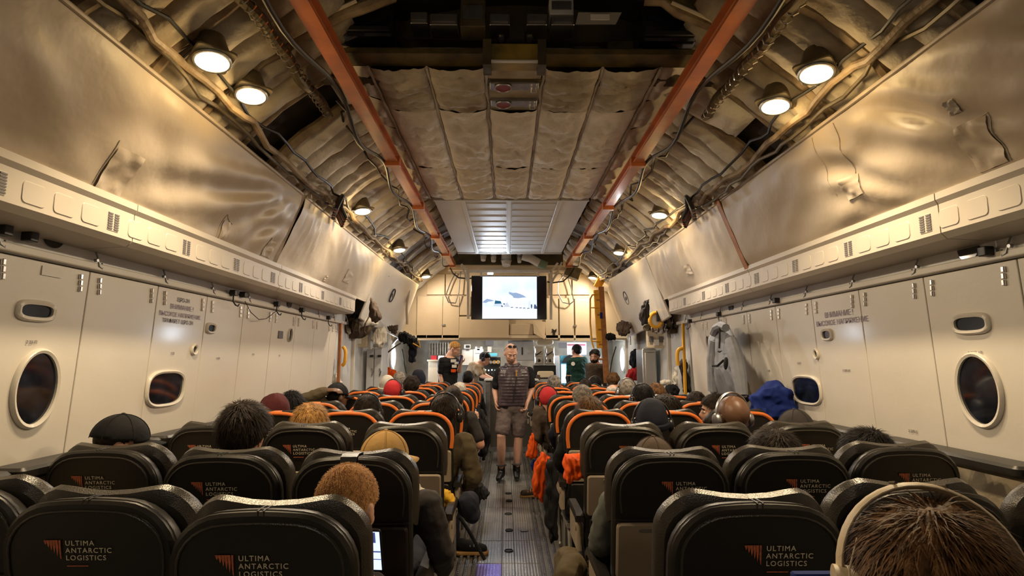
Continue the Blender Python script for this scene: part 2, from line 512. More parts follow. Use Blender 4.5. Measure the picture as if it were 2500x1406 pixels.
build(MB().rbox(p + Vector((0, 0, .004)), (.07, .05, .006), .01, Matrix.Rotation(.4, 3, 'Z')), 'floor_latch', MT['metal'], fl)

# ---------------------------------------------------------------- side walls of tall white panels
ZT = 1.935                      # top of the panels
LEAN = .055
def wall_x(s, z): return XC + s * (HALF + (ZT - z) * LEAN)
def wall_hit(px, py, s):
    N = Vector((1, 0, s * LEAN)).normalized()
    return atp(px, py, (wall_x(s, 1.5), 0, 1.5), N)
WN = {s: Vector((-s, 0, -LEAN)).normalized() for s in (-1, 1)}
WALLS = {}
LATCH = None
for s, nm, y_first in ((-1, 'wall_left', 2.72), (1, 'wall_right', 2.87)):
    w = struct(nm, loc=(XC + s * HALF, 0, 0)); WALLS[s] = w
    k0 = -10
    for k in range(k0, 8):
        ya, yb = y_first + .54 * k + .003, y_first + .54 * (k + 1) - .003
        if ya < Y0: ya = Y0
        if yb > 6.75: yb = 6.75
        if yb - ya < .1: continue
        zb = .05; t = .03
        vs = []
        for z in (zb, ZT):
            for y in (ya, yb):
                x = wall_x(s, z); vs += [(x, y, z), (x + s * t, y, z)]
        m = MB().add(vs, [(0, 2, 6, 4), (1, 5, 7, 3), (0, 4, 5, 1), (2, 3, 7, 6), (4, 6, 7, 5), (0, 1, 3, 2)])
        pn = build(m, 'wall_panel', MT['paint'], w, smooth=False, bevel=.004)
        for yy in (ya + .06, yb - .06):
            lm = MB()
            for q in range(3):
                z = 1.90 - q * .028
                lm.rbox((wall_x(s, z) - s * .006, yy + .004 * q, z), (.012, .018, .024), .004, n=1)
            build(lm, 'latch', MT['chrome'], pn)
    # dark seams behind the joints, strip and rail over the panels
    build(MB().box((XC + s * (HALF + .22), 2.0, 1.0), (.10, 10.05, 2.2)), 'backing', MT['hull'], w, smooth=False)
    build(MB().box((XC + s * (HALF + .01), 2.0, 2.0), (.05, 10.02, .125)), 'upper_strip', MT['paint_cool'], w, smooth=False)
    build(MB().box((XC + s * (HALF - .022), 2.0, 1.957), (.03, 10.02, .035)), 'rail', MT['paint_plain'], w, smooth=False, bevel=.006)
    for k in range(14):
        y = y_first + .54 * (k - 5) - .02
        build(MB().cyl((XC + s * (HALF - .03), y, 1.985), (XC + s * (HALF - .045), y, 1.985), .008, 8), 'rivet', MT['metal'], w)
        build(MB().tube([(XC + s * (HALF - .02), y, 2.05), (XC + s * (HALF - .035), y + .01, 2.0), (XC + s * (HALF - .04), y + .02, 1.96), (XC + s * (HALF - .035), y + .045, 1.95), (XC + s * (HALF - .03), y + .05, 1.98)], .004, 6), 'wire_loop', MT['metal'], w)

# windows: proud frame, dark pane behind it
def superell(a, b, n, e):
    out = []
    for i in range(n):
        t = 2 * PI * i / n
        c, q = math.cos(t), math.sin(t)
        out.append((a * abs(c) ** (2 / e) * (1 if c >= 0 else -1), b * abs(q) ** (2 / e) * (1 if q >= 0 else -1)))
    return out
WIN = [0]
def window(s, px, py, a, b, e, fr, name='window'):
    """a: half length along Y, b: half height, e: roundness, fr: frame width"""
    WIN[0] += 1
    c = wall_hit(px, py, s); n = WN[s]; u = Vector((0, 1, 0)); v = Vector((0, 0, 1)); v = (v - n * v.dot(n)).normalized()
    r = struct('window_%d' % WIN[0], loc=c)
    P = superell(a, b, 40, e); Q = superell(a + fr, b + fr, 40, e)
    rings = []
    for pts, d in ((Q, .0), (Q, .010), ([(q[0] * .6 + p[0] * .4, q[1] * .6 + p[1] * .4) for q, p in zip(Q, P)], .018), (P, .014), (P, .002)):
        rings.append([c + u * x + v * y + n * d for x, y in pts])
    build(MB().loft(rings, True, False), 'window_frame', MT['paint'], r, angle=60)
    build(MB().add([c + u * x + v * y + n * .004 for x, y in P], [tuple(range(len(P)))]), 'pane', MT['glass_dark'], r, smooth=False)
    return r
window(-1, 85, 948, .105, .150, 2.0, .020)
window(-1, 86, 759, .082, .026, 3.2, .020)
window(-1, 403, 948, .172, .090, 3.0, .018)
window(-1, 513, 801, .045, .022, 3.2, .016)
window(-1, 472, 853, .022, .022, 2.0, .016)
window(-1, 706, 818, .040, .058, 2.0, .004)
window(1, 2392, 952, .110, .152, 2.0, .020)
window(1, 2372, 790, .088, .030, 3.2, .020)
window(1, 1970, 952, .185, .088, 3.0, .018)
window(1, 2021, 817, .046, .025, 3.2, .016)
window(1, 1995, 864, .018, .024, 2.0, .014)
window(1, 1731, 834, .045, .058, 2.0, .004)
# dark half-round ports in the strip over the panels
for s, px, py, r in ((-1, 130, 583, .060), (-1, 706, 742, .055), (1, 2366, 616, .060), (1, 1785, 752, .055)):
    c = atx(px, py, XC + s * (HALF - .018))
    WIN[0] += 1
    pts = [c + Vector((0, r * math.cos(a), r * math.sin(a) + .02)) for a in [PI + PI * i / 14 for i in range(15)]]
    o = build(MB().extrude(pts, (-s * .006, 0, 0)), 'window_%d' % WIN[0], MT['glass_dark'], smooth=False, kind='structure')
# stencilled writing and small number plates, painted flat on the panels
def wall_text(s, px, py, body, size, mat, **k):
    c = wall_hit(px, py, s) + WN[s] * .004
    X = Vector((0, 1 if s < 0 else -1, 0))
    return put_text(body, size, 'stencil', mat, WALLS[s], X, (0, 0, 1), c, extrude=.0004, **k)
wall_text(-1, 447, 738, 'ЩРО-ЗН', .034, MT['ink_dark'], align='CENTER')
wall_text(-1, 444, 757, 'ВНИМАНИЕ !', .040, MT['ink'], align='CENTER')
wall_text(-1, 441, 775, 'ВЫСОКОЕ НАПРЯЖЕНИЕ', .036, MT['ink'], align='CENTER')
wall_text(-1, 434, 790, 'ТРАФАРЕТ ЩРО-ЗН', .034, MT['ink_dark'], align='CENTER')
wall_text(1, 2048, 772, 'ВНИМАНИЕ !', .050, MT['ink'], align='CENTER')
wall_text(1, 2053, 791, 'ВЫСОКОЕ НАПРЯЖЕНИЕ', .046, MT['ink'], align='CENTER')
for s, px, py, b in ((-1, 75, 839, '2 23-П'), (-1, 420, 865, '2 23'), (-1, 531, 877, '2 23П'), (-1, 617, 867, '2 24'), (-1, 681, 870, '2 25'), (1, 2383, 865, '2 22П-1П'),
                     (1, 2068, 907, '2 22П-2П'), (1, 1952, 889, '2 21П'), (1, 1878, 907, '1 20П'), (1, 2231, 1056, '2 23П-С')):
    wall_text(s, px, py, b, .020, MT['ink_dark'], align='CENTER')
c = wall_hit(684, 817, -1)
build(MB().box(c + Vector((.004, 0, 0)), (.006, .10, .065)), 'plate', MT['ink_dark'], WALLS[-1], smooth=False, label='dark printed notice plate')
c = wall_hit(125, 664, -1)
build(MB().box(c + Vector((.003, 0, 0)), (.004, .11, .04)), 'plate', MT['paint_plain'], WALLS[-1], smooth=False)
# small black clamps / hooks on the rail (things that could be taken off)
def hook(px, py, s, label, wire=True):
    c = atx(px, py, XC + s * (HALF - .055))
    t = thing('rail_hook', label, 'hook', c, 'hooks on the wall rails')
    m = MB().rbox(c + Vector((0, 0, .02)), (.045, .045, .04), .008)
    m.cyl(c + Vector((-s * .02, 0, .02)), c + Vector((s * .03, 0, .02)), .010, 8)
    build(m, 'clamp', MT['black'], t)
    if wire:
        build(MB().tube([c, c + Vector((0, 0, -.04)), c + Vector((-s * .012, .014, -.065)), c + Vector((-s * .02, .034, -.07)), c + Vector((-s * .02, .05, -.055))], .005, 6), 'hook', MT['black'], t)
hook(570, 722, -1, 'black clamp on the left wall rail, hook hanging, rear one of two')
hook(594, 726, -1, 'black clamp on the left wall rail with a drooping wire tied on', False)
hook(676, 748, -1, 'black clamp with open hook on left rail, near the printed plate')
hook(737, 762, -1, 'black clamp with hook on left rail, beside a taped white note')
hook(802, 780, -1, 'black clamp with hook at the front end of left rail')
hook(72, 590, -1, 'brown bracket on the left strip over the nearest round window', False)
hook(8, 575, -1, 'brown bracket on left strip at the picture edge', False)
hook(1895, 740, 1, 'black clamp on right rail between jacket and violet stencil', False)
hook(1755, 772, 1, 'black clamp on right rail from which the grey jacket hangs', False)
hook(1684, 788, 1, 'black clamp with wire hook at the front end of right rail')
hook(2408, 625, 1, 'dark bracket on right strip over the big round window', False)
pts = [atx(x, y, XC - HALF + .05) for x, y in ((598, 735), (612, 762), (632, 780), (650, 778), (676, 758))]
build(MB().tube(pts, .003, 6), 'tie_wire', MT['black'], cat='wire', label='thin drooping wire strung between two left rail clamps')

# front part of the side walls, beyond the panels, with the two portholes
for s in (-1, 1):
    w = WALLS[s]
    m = MB().box((XC + s * (HALF + .08), 9.70, 1.0), (.06, 5.84, 2.2))
    build(m, 'front_side_panel', MT['paint_cool'], w, smooth=False)
    for y in (7.6, 8.5, 9.35, 10.3):
        build(MB().rbox((XC + s * (HALF + .03), y, 1.0), (.05, .05, 2.1), .01), 'frame_rib', MT['paint_plain'], w)
for s, px, py in ((-1, 957, 871), (1, 1523, 877)):
    WIN[0] += 1
    c = atx(px, py, XC + s * (HALF + .045))
    r = struct('window_%d' % WIN[0], loc=c)
    ring = []
    for d, rr in ((0, .25), (.02, .25), (.03, .21), (.012, .17), (0, .165)):
        ring.append([c + Vector((-s * d, rr * math.cos(a), rr * math.sin(a))) for a in [2 * PI * i / 32 for i in range(32)]])
    build(MB().loft(ring, True, False), 'window_frame', MT['paint_cool'], r)
    build(MB().disc(c + Vector((-s * .004, 0, 0)), (-s, 0, 0), .168, 32), 'pane', MT['glow_white'], r, smooth=False)
    dl = area_light('daylight', c + Vector((-s * .012, 0, 0)), (-s, 0, 0), P_DAY, C_DAY, .32, .32)
    dl.data.shape = 'DISK'

# low folded benches along both walls
for s in (-1, 1):
    for k in range(6):
        ya = 1.35 + k * .95
        t = thing('folded_bench', 'tan folded bench with dark padded top, %s from the camera along %s wall' % ('first second third fourth fifth sixth'.split()[k], 'left' if s < 0 else 'right'),
                  'bench', (XC + s * (HALF - .03), ya + .46, 0), 'folded benches along the walls')
        build(MB().rbox((XC + s * (HALF - .03), ya + .46, .75), (.10, .90, .62), .03), 'panel', MT['mattress'], t)
        build(MB().rbox((XC + s * (HALF - .04), ya + .46, 1.075), (.15, .92, .05), .03), 'padded_top', MT['leather'], t)
        for q in (-.35, .35):
            build(MB().cyl((XC + s * (HALF - .03), ya + .46 + q, 0), (XC + s * (HALF - .03), ya + .46 + q, .46), .016, 8), 'leg', MT['metal'], t)

# ---------------------------------------------------------------- overhead fascia beams with pressed panels and vents
FX, FZ0, FZ1 = 1.80, 2.035, 2.205
for s, n in ((-1, 1), (1, 2)):
    tr = struct('trim_%d' % n, loc=(XC + s * FX, 0, FZ0))
    # beam as sections 2.1 m long with a joint between
    for ya, yb in ((Y0, -.6), (-.594, 1.5), (1.506, 2.62 if s < 0 else 2.4), (2.626 if s < 0 else 2.406, 4.35), (4.356, 6.55)):
        prof = [(FX - .012, FZ1 + .03), (FX - .012, FZ1), (FX, FZ1 - .02), (FX + .001, FZ0 + .025), (FX + .025, FZ0), (HALF + .05, FZ0 - .012), (HALF + .05, FZ1 + .03)]
        m = MB().loft([[(XC + s * x, y, z) for x, z in prof] for y in (ya, yb)])
        build(m, 'fascia_section', MT['fascia'], tr, angle=25)
    y = -.9; k = 0
    while y < 6.35:
        if k % 4 == 3:
            v = MB().rbox((XC + s * (FX + .004), y + .05, 2.12), (.010, .075, .085), .004, n=1)
            pv = build(v, 'vent', MT['fascia'], tr)
            for dy in (-.02, .02):
                sl = MB()
                for q in range(7):
                    sl.box((XC + s * (FX - .002), y + .05 + dy, 2.088 + q * .011), (.004, .028, .006))
                build(sl, 'vent_slats', MT['ink_dark'], pv, smooth=False)
            y += .145
        else:
            build(MB().rbox((XC + s * (FX + .004), y + .06, 2.118), (.085, .112, .012), .02, Matrix.Rotation(PI / 2, 3, 'Y')), 'pressed_panel', MT['fascia'], tr)
            y += .145
        k += 1

# ---------------------------------------------------------------- cloth covers above the fascia
TX, TZ = 1.60, 2.75
def curtain_pt(s, y, t, bulge=0):
    """t 0 bottom .. 1 top"""
    x = FX + .005 + (TX - FX - .005) * t; z = FZ1 + .015 + (TZ - FZ1 - .015) * t
    return Vector((XC + s * (x + bulge), y, z))
def drape(s, ya, yb, seed, nu, nv, amp, folds=()):
    def fn(u, v):
        y = ya + (yb - ya) * u
        n = noise.noise(Vector((y * 1.3 + seed, v * 1.6, seed))) * amp
        n += noise.noise(Vector((y * 5 + v * 3 + seed, v * 2.2 - y, seed * 2))) * amp * .45
        b = -math.sin(PI * v) * .012 - math.sin(PI * v) * .015 * math.sin(PI * u)
        for fy, ft, ang, wd, ln, h in folds:
            dy, dt = (y - fy), (v - ft) * .55
            a = dy * math.cos(ang) + dt * math.sin(ang); c = -dy * math.sin(ang) + dt * math.cos(ang)
            spread = 1 + a / ln
            if 0 < a < ln:
                n += h * math.cos(c / (wd * spread) * 2.4) * math.exp(-(c / (wd * spread * 2.2)) ** 2) * math.sin(PI * min(1, a / ln * 1.1) ** .7 * .95)
        edge = min(1, 8 * v, 8 * (1 - v))
        return curtain_pt(s, y, v, b + n * edge)
    DR[(s, seed)] = (fn, ya, yb)
    return MB().grid(fn, nu, nv)
DR = {}
def on_cover(t, s, y, v, d):
    fn, ya, yb = DR[(s, t['_seed'])]
    return fn((y - ya) / (yb - ya), v) + Vector((-s * d, 0, 0))
def cover(s, ya, yb, seed, label, amp=.02, folds=(), nu=90, nv=20):
    t = thing('wall_cover', label, 'cover', curtain_pt(s, (ya + yb) / 2, 0), 'cloth covers over the side lockers')
    t['_seed'] = seed
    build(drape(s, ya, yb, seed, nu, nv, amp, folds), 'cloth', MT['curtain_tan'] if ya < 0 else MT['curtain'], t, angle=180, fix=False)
    build(MB().tube([curtain_pt(s, ya + (yb - ya) * i / 20, 1.0) for i in range(21)], .012, 8), 'hem', MT['curtain_tan'] if ya < 0 else MT['curtain'], t)
    build(MB().tube([curtain_pt(s, ya + (yb - ya) * i / 20, .0, -.006) for i in range(21)], .007, 6), 'piping', MT['curtain_seam'], t)
    return t
def cover_patch(t, s, y, v, w, h, mat=None, name='sewn_patch'):
    def fn(a, b): return on_cover(t, s, y + (a - .5) * w, v + (b - .5) * h, .004 + .012 * max(0, noise.noise(Vector((a * 3 + y, b * 4, y)))))
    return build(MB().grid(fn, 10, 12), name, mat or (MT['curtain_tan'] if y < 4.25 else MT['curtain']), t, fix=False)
def seamline(t, s, y0, v0, y1, v1):
    build(MB().tube([on_cover(t, s, y0 + (y1 - y0) * i / 8, v0 + (v1 - v0) * i / 8, .002) for i in range(9)], .0022, 5), 'seam', MT['curtain_seam'], t)
cl = cover(-1, -1.6, 4.20, 3.1, 'long warm-lit beige cloth cover on the left, nearest the camera', .022,
           [(4.15, .95, PI + .25, .05, 1.9, .02), (4.15, .95, PI + .5, .05, 1.4, .018), (4.15, .9, PI + .8, .04, 1.0, .016), (4.18, .55, PI + .3, .05, .9, .015), (4.18, .6, PI + 1.0, .04, .7, .014)], 140, 26)
cl2 = cover(-1, 4.27, 7.05, 8.3, 'shorter cream cloth cover on the left past the dark vertical gap', .018,
            [(4.5, .98, -PI / 2 - .15, .02, .5, .016), (4.45, .98, -PI / 2 + .1, .018, .45, .014), (4.62, .98, -PI / 2 + .3, .02, .45, .014), (5.6, .9, -PI / 2, .05, .45, .012)], 80, 22)
cr = cover(1, -1.6, 4.33, 5.7, 'long beige cloth cover on the right, nearest the camera', .022,
           [(1.9, .25, .5, .05, 1.1, .018), (2.0, .1, .75, .04, .8, .02), (2.5, .1, .6, .05, .9, .014), (1.1, .1, .55, .05, 1.2, .02), (2.7, .5, .2, .05, .7, .012)], 140, 26)
cr2 = cover(1, 4.40, 6.75, 1.9, 'shorter cream cloth cover on the right past the tan strap', .018,
            [(4.6, .9, -PI / 2 - .2, .05, .4, .01), (5.5, .9, -PI / 2, .05, .45, .012), (6.1, .9, -PI / 2, .05, .45, .01)], 70, 22)
for t, s, y, v, w, h in ((cl, -1, 2.42, .18, .16, .36), (cl, -1, 3.42, .12, .08, .25), (cl, -1, 4.05, .16, .12, .22), (cl2, -1, 5.95, .30, .20, .25), (cl2, -1, 5.35, .10, .07, .10),
                         (cr, 1, 2.10, .22, .14, .34), (cr, 1, 2.85, .34, .14, .20), (cr2, 1, 5.55, .32, .16, .18)):
    cover_patch(t, s, y, v, w, h)
for a in ((cl, -1, 3.36, .0, 3.36, .30), (cl, -1, 3.36, .30, 3.48, .24), (cl, -1, 3.98, .02, 3.98, .28), (cl, -1, 3.98, .28, 4.10, .2), (cl, -1, 2.33, .05, 2.33, .4), (cl, -1, 2.34, .02, 2.5, .06),
          (cr, 1, 2.02, .05, 2.02, .40), (cr, 1, 2.02, .40, 2.16, .36), (cr, 1, 2.16, .36, 2.16, .05), (cr, 1, 3.0, .35, 3.0, .95), (cr, 1, 2.8, .42, 2.8, .95)):
    seamline(*a)
cover_patch(cr, 1, 2.12, .52, .05, .10, MT['curtain_seam'], 'tie_opening')
# gap strips: dark board behind the left gap, tan strap in the right gap
st = thing('gap_post', 'dark upright post in the gap between the two left covers', 'post', curtain_pt(-1, 4.235, 0))
build(MB().loft([[curtain_pt(-1, y, v, b) for y, b in ((4.20, .0), (4.27, .0), (4.27, .03), (4.20, .03))] for v in (-.05, 1.08)]), 'post', MT['frame_brown'], st, smooth=False)
build(MB().box(curtain_pt(-1, 4.30, 1.14, .02), (.05, .03, .16)), 'cap_plate', MT['curtain'], st, smooth=False)
st = thing('gap_strap', 'tan strap edging the gap between the two right covers', 'strap', curtain_pt(1, 4.365, 0))
build(MB().loft([[curtain_pt(1, y, v, b) for y, b in ((4.335, -.02), (4.40, -.02), (4.40, -.01), (4.335, -.01))] for v in (-.02, 1.02)]), 'strap', MT['wood'], st, smooth=False)
build(MB().box(curtain_pt(1, 4.40, 1.16, .02), (.05, .03, .2)), 'cap_plate', MT['curtain'], st, smooth=False)
# hard end panels with an oval inspection window (one each side)
for s, ya, yb, yc in ((-1, 7.07, 9.3, 9.9), (1, 6.78, 8.7, 9.7)):
    side = 'left' if s < 0 else 'right'
    t = thing('end_locker', 'pale hard locker panel with an oval peephole at the front of the %s covers' % side, 'locker', (XC + s * FX, ya, 1.90))
    def X(z): return XC + s * (FX - (z - FZ1) / (TZ - FZ1) * (FX - TX))
    zb0, zb1 = 2.02, 1.86
    m = MB()
    out = []
    for d in (0, .03):
        out.append([(X(TZ) + s * d, ya, TZ), (X(2.75) - s * .10 + s * d, yb, TZ - .02), (X(1.9) - s * .12 + s * d, yb, zb1), (X(2.0) + s * d, ya + .35, zb0 - .03), (X(2.02) + s * d, ya, zb0)])
    m.loft(out)
    build(m, 'front_panel', MT['paint'], t, smooth=False, bevel=.008)
    out = []
    for d in (0, .03):
        out.append([(X(2.75) - s * .10 + s * d, yb + .01, TZ - .02), (X(2.75) + s * .06 + s * d, yc, TZ - .1), (X(1.9) + s * .10 + s * d, yc, zb1 - .1), (X(1.9) - s * .12 + s * d, yb + .01, zb1)])
    build(MB().loft(out), 'side_panel', MT['bulk_pale'], t, smooth=False, bevel=.006)
    f = (yb - ya)
    pa, pb, pd = Vector((X(TZ), ya, TZ)), Vector((X(2.75) - s * .10, yb, TZ - .02)), Vector((X(2.02), ya, 2.02))
    nrm = (pb - pa).cross(pd - pa).normalized()
    if nrm.x * s > 0: nrm = -nrm
    c = atp(957 if s < 0 else 1530, 721 if s < 0 else 727, pa, nrm)
    u1 = (pb - pa).normalized(); u2 = nrm.cross(u1)
    build(MB().tube([c + nrm * .008 + u1 * .085 * math.cos(a) + u2 * .095 * math.sin(a) for a in [2 * PI * i / 24 for i in range(25)]], .008, 6), 'peephole_rim', MT['black'], t)
    build(MB().box(c + nrm * .012, (.01, .05, .05), Matrix.Rotation(.5, 3, 'X')), 'mirror', MT['ink_dark'], t, smooth=False)
    c = Vector((X(2.62) - s * .01, ya + f * .22, 2.62))
    build(MB().rbox(c, (.02, .05, .022), .006), 'slot', MT['black'], t)

# ---------------------------------------------------------------- arched ceiling: shell, frames, insulation blankets
ce = struct('ceiling', loc=(XC, 0, 3.0))
A_LO = math.asin((1.55)/RAD)
def arc(s, a, y, r=RAD):
    """a: angle from straight up"""
    return Vector((XC + s * r * math.sin(a), y, ZC + r * math.cos(a)))
def shell(u, v):
    a = -1.40 + 2.80 * u
    return Vector((XC + (RAD + .10) * math.sin(a), Y0 + (10.4 - Y0) * v, ZC + (RAD + .10) * math.cos(a)))
build(MB().grid(shell, 40, 12), 'shell', MT['hull'], ce, angle=180, fix=False)
A0, A1, A2 = .88, .415, .20       # cover top, orange rail, edge of the centre quilt
def blanket(s, a0, a1, ya, yb, seed, depth, mat, nu=9, nv=12):
    def fn(u, v):
        y = ya + (yb - ya) * u; a = a0 + (a1 - a0) * v
        e = (max(0, math.sin(PI * u)) ** .55) * (max(0, math.sin(PI * v)) ** .35)
        n = noise.noise(Vector((u * 3 + seed, v * 4, seed))) * .35 + noise.noise(Vector((u * 9, v * 12 + seed, seed))) * .22
        pull = .25 * math.exp(-((u - .5) ** 2 + (v - .5) ** 2) * 60)
        r = RAD - depth * e * (1 + n - pull) + .015
        y += noise.noise(Vector((seed, v * 5, u * 2))) * .02
        return arc(s, a, y, r)
    return build(MB().grid(fn, nu, nv), 'insulation_blanket', mat, ce, angle=180, fix=False)
FR = .43
ky = 0
y = -.6
while y < 10.1:
    for s in (-1, 1):
        near = y < 4.2
        mat = MT['quilt_dark'] if y < 3.0 else MT['quilt']
        if 7.55 < y < 8.3:      # two bare grey bays
            pass
        else:
            cut = .64 + .1 * math.sin(ky * 2.1 + s)
            if near and ky % 4 == 1:
                blanket(s, cut, A1 + .02, y + .03, y + FR - .03, ky * 5.1 + s * 2, .10, mat)
            else:
                blanket(s, A0 + .03, A1 + .01, y + .03, y + FR * .5, ky * 3.7 + s, .075, mat, 7, 26)
                blanket(s, A0 + .03, A1 + .01, y + FR * .5 - .01, y + FR - .03, ky * 5.1 + s * 2, .085, mat, 7, 26)
            if y > 5.9 or y > 3.2: blanket(s, A1 - .005, .24 if y > 5.7 else .36, y + .04, y + FR - .04, ky * 2.3 + s * 4, .085, mat, 8, 7)
        pts = [arc(s, .93 - .62 * i / 14, y + noise.noise(Vector((i * .5, ky, s))) * .02, RAD + .01 + noise.noise(Vector((i * .8, ky * 2, s))) * .02) for i in range(15)]
        build(MB().tube(pts, [.036 + .008 * noise.noise(Vector((i, ky, 3))) for i in range(15)], 8), 'frame_rib', MT['frame_brown'] if not (7.5 < y < 8.4) else MT['metal'], ce)
    y += FR; ky += 1
# bare grey frames near the front
for s in (-1, 1):
    def fn(u, v): return arc(s, .9 - .6 * v, 7.6 + .75 * u, RAD + .01)
    build(MB().grid(fn, 6, 14), 'bare_skin', mk('bare_skin_grey', (.30, .31, .34), .5), ce, angle=180, fix=False)

# centre quilts: five columns of pads between the rails
QZ = 3.17
qa = atz(1053, 480, QZ); qb = atz(1442, 480, QZ); qy1 = (qa.y + qb.y) / 2
qx0, qx1 = qa.x - .02, qb.x + .02
qy0 = 3.08
NC = 5
rows = [qy0, 3.62, 4.75, qy1]
for i in range(NC):
    for j in range(3):
        xa = qx0 + (qx1 - qx0) * i / NC; xb = qx0 + (qx1 - qx0) * (i + 1) / NC
        ya, yb = rows[j], rows[j + 1]
        sd = i * 7.3 + j * 3.1
        if i == 2 and j == 0: continue
        def fn(u, v):
            x = xa + (xb - xa) * u; yy = ya + (yb - ya) * v
            e = max(0, math.sin(PI * u)) ** .35 * (.7 + .3 * max(0, math.sin(PI * v)) ** .35)
            n = noise.noise(Vector((u * 2 + sd, v * 7, sd))) * .5 + noise.noise(Vector((u * 8 + v * 3, v * 14 + sd, sd))) * .4 - .5 * abs(noise.noise(Vector((u * 3 + v * 5, v * 9 - u * 4, sd * 3))))
            side = abs((x - (qx0 + qx1) / 2) / ((qx1 - qx0) / 2))
            z = QZ - .045 * e * (1 + n) + .0 + .06 * max(0, side - .8)
            return Vector((x + noise.noise(Vector((sd, v * 4, u))) * .008, yy, z))
        build(MB().grid(fn, 14, 40), 'ceiling_quilt', MT['quilt'] if j > 0 else MT['quilt_dark'], ce, angle=180, fix=False)
for i in range(NC + 1):
    x = qx0 + (qx1 - qx0) * i / NC
    pts = [(x + .012 * noise.noise(Vector((k * .6, i, 5))), qy0 + (qy1 - qy0) * k / 24, QZ - .006 + .008 * noise.noise(Vector((k, i, 9)))) for k in range(25)]
    build(MB().tube(pts, .010, 6), 'laced_seam', MT['quilt_dark'], ce)
# side pads sloping from the quilt edges up behind the rails
for s in (-1, 1):
    for k in range(6):
        ya = 3.1 + k * .46
        xin = qx0 if s < 0 else qx1
        def fn(u, v):
            x = xin + s * .26 * v; yy = ya + .44 * u
            e = max(0, math.sin(PI * u)) ** .5 * max(0, math.sin(PI * v)) ** .4
            n = noise.noise(Vector((u * 5 + k, v * 4, s * 3 + k)))
            return Vector((x, yy, QZ + .015 + .12 * v ** 1.4 - .05 * e * (1 + n * .8)))
        build(MB().grid(fn, 10, 8), 'edge_pad', MT['quilt'], ce, angle=180, fix=False)
# small service panel in the middle of the first quilt row
hx0, hx1 = qx0 + (qx1 - qx0) * 2 / 5, qx0 + (qx1 - qx0) * 3 / 5
t = thing('ceiling_hatch', 'grey ceiling hatch with red ringed discs amid the quilts', 'hatch', ((hx0 + hx1) / 2, 3.4, QZ))
build(MB().box(((hx0 + hx1) / 2, 3.36, QZ + .01), (hx1 - hx0 - .02, .56, .03)), 'plate', MT['quilt_dark'], t, smooth=False)
for yy in (3.27, 3.50):
    build(MB().rbox(((hx0 + hx1) / 2, yy, QZ - .012), (hx1 - hx0 - .04, .09, .03), .01), 'cross_bar', MT['metal'], t)
    c = Vector((hx0 + .10, yy, QZ - .03))
    build(MB().cyl(c, c + Vector((0, 0, -.006)), .045, 20), 'disc', mk('dull_red', (.22, .03, .03), .4), t)
    build(MB().tube([c + Vector((.05 * math.cos(a), .05 * math.sin(a), -.004)) for a in [2 * PI * i / 20 for i in range(21)]], .006, 6), 'ring', MT['metal'], t)
    build(MB().tube([c + Vector((.17, 0, 0)), c + Vector((.17, 0, -.03)), c + Vector((.20, 0, -.03)), c + Vector((.20, 0, 0))], .006, 6), 'handle', MT['chrome'], t)

# white sheet ceiling ahead of the quilts
wa, wb = atz(1057, 481, QZ + .01), atz(1440, 481, QZ + .01); wc, wd = atz(1110, 617, QZ - .0), atz(1384, 617, QZ)
t = thing('ceiling_board', 'flat white ribbed ceiling board between the quilts and the screen', 'board', ((wa.x + wb.x) / 2, wa.y, QZ))
X0, X1, YA, YB = wa.x, wb.x, wa.y + .02, wc.y
xm = (X0 + X1) / 2 - .02
bnds = [X0, X0 + .30, xm, X1 - .30, X1]
for i in range(4):
    build(MB().box(((bnds[i] + bnds[i + 1]) / 2, (YA + YB) / 2, QZ + .005), (bnds[i + 1] - bnds[i] - .006, YB - YA, .02)), 'sheet', MT['ceil_white'], t, smooth=False)
for x in bnds[1:4]:
    build(MB().rbox((x, (YA + YB) / 2, QZ - .010), (.045, YB - YA, .012), .01), 'seam_strip', MT['ceil_white'], t)
for k in range(11):
    yy = YA + .18 + (YB - YA - .3) * k / 10
    for i in (1, 2):
        build(MB().rbox(((bnds[i] + bnds[i + 1]) / 2, yy, QZ - .006), (bnds[i + 1] - bnds[i] - .07, .05, .010), .01), 'stiffener', MT['ceil_white'], t)
for yy in (YA + .02, YB - .02):
    build(MB().box(((X0 + X1) / 2, yy, QZ - .012), (X1 - X0, .04, .014)), 'edge_strip', MT['ceil_white'], t, smooth=False)

# recess of dark machinery over the near end: bulkhead face, ledge, boxes, pipes
REC = struct('trim_3', loc=(XC, 3.15, QZ))
build(MB().box((XC, 3.25, 3.42), (2.6, .08, .52)), 'recess_face', MT['recess'], REC, smooth=False)
build(MB().box((XC, 3.02, 3.19), (2.0, .14, .03)), 'ledge', MT['olive_dark'], REC, smooth=False)
for k in range(9):
    x = -.78 + k * .20
    build(MB().rbox((x + XC - .02, 3.17, 3.30 + .012 * math.sin(k * 3)), (.17, .06, .10 + .03 * math.sin(k * 2.1)), .02), 'ledge_panel', MT['olive_dark'] if k % 3 else MT['recess'], REC)
build(MB().tube([(XC - .95, 2.99, 3.215), (XC + .95, 2.99, 3.215)], .016, 8), 'edge_rail', MT['metal'], REC)
t = thing('recess_bracket', 'square olive bracket box hanging at the quilt edge in mid ceiling', 'bracket', (XC, 3.0, 3.16))
ba = at(1190, 118, 2.97); bb = at(1322, 163, 2.97)
build(MB().box(((ba.x + bb.x) / 2, 2.97, (ba.z + bb.z) / 2), (bb.x - ba.x - .04, .10, ba.z - bb.z)), 'face', MT['olive'], t, smooth=False, bevel=.004)
for x in (ba.x, bb.x):
    build(MB().box((x, 2.97, (ba.z + bb.z) / 2), (.045, .12, ba.z - bb.z + .04)), 'cheek', MT['recess'], t, smooth=False)
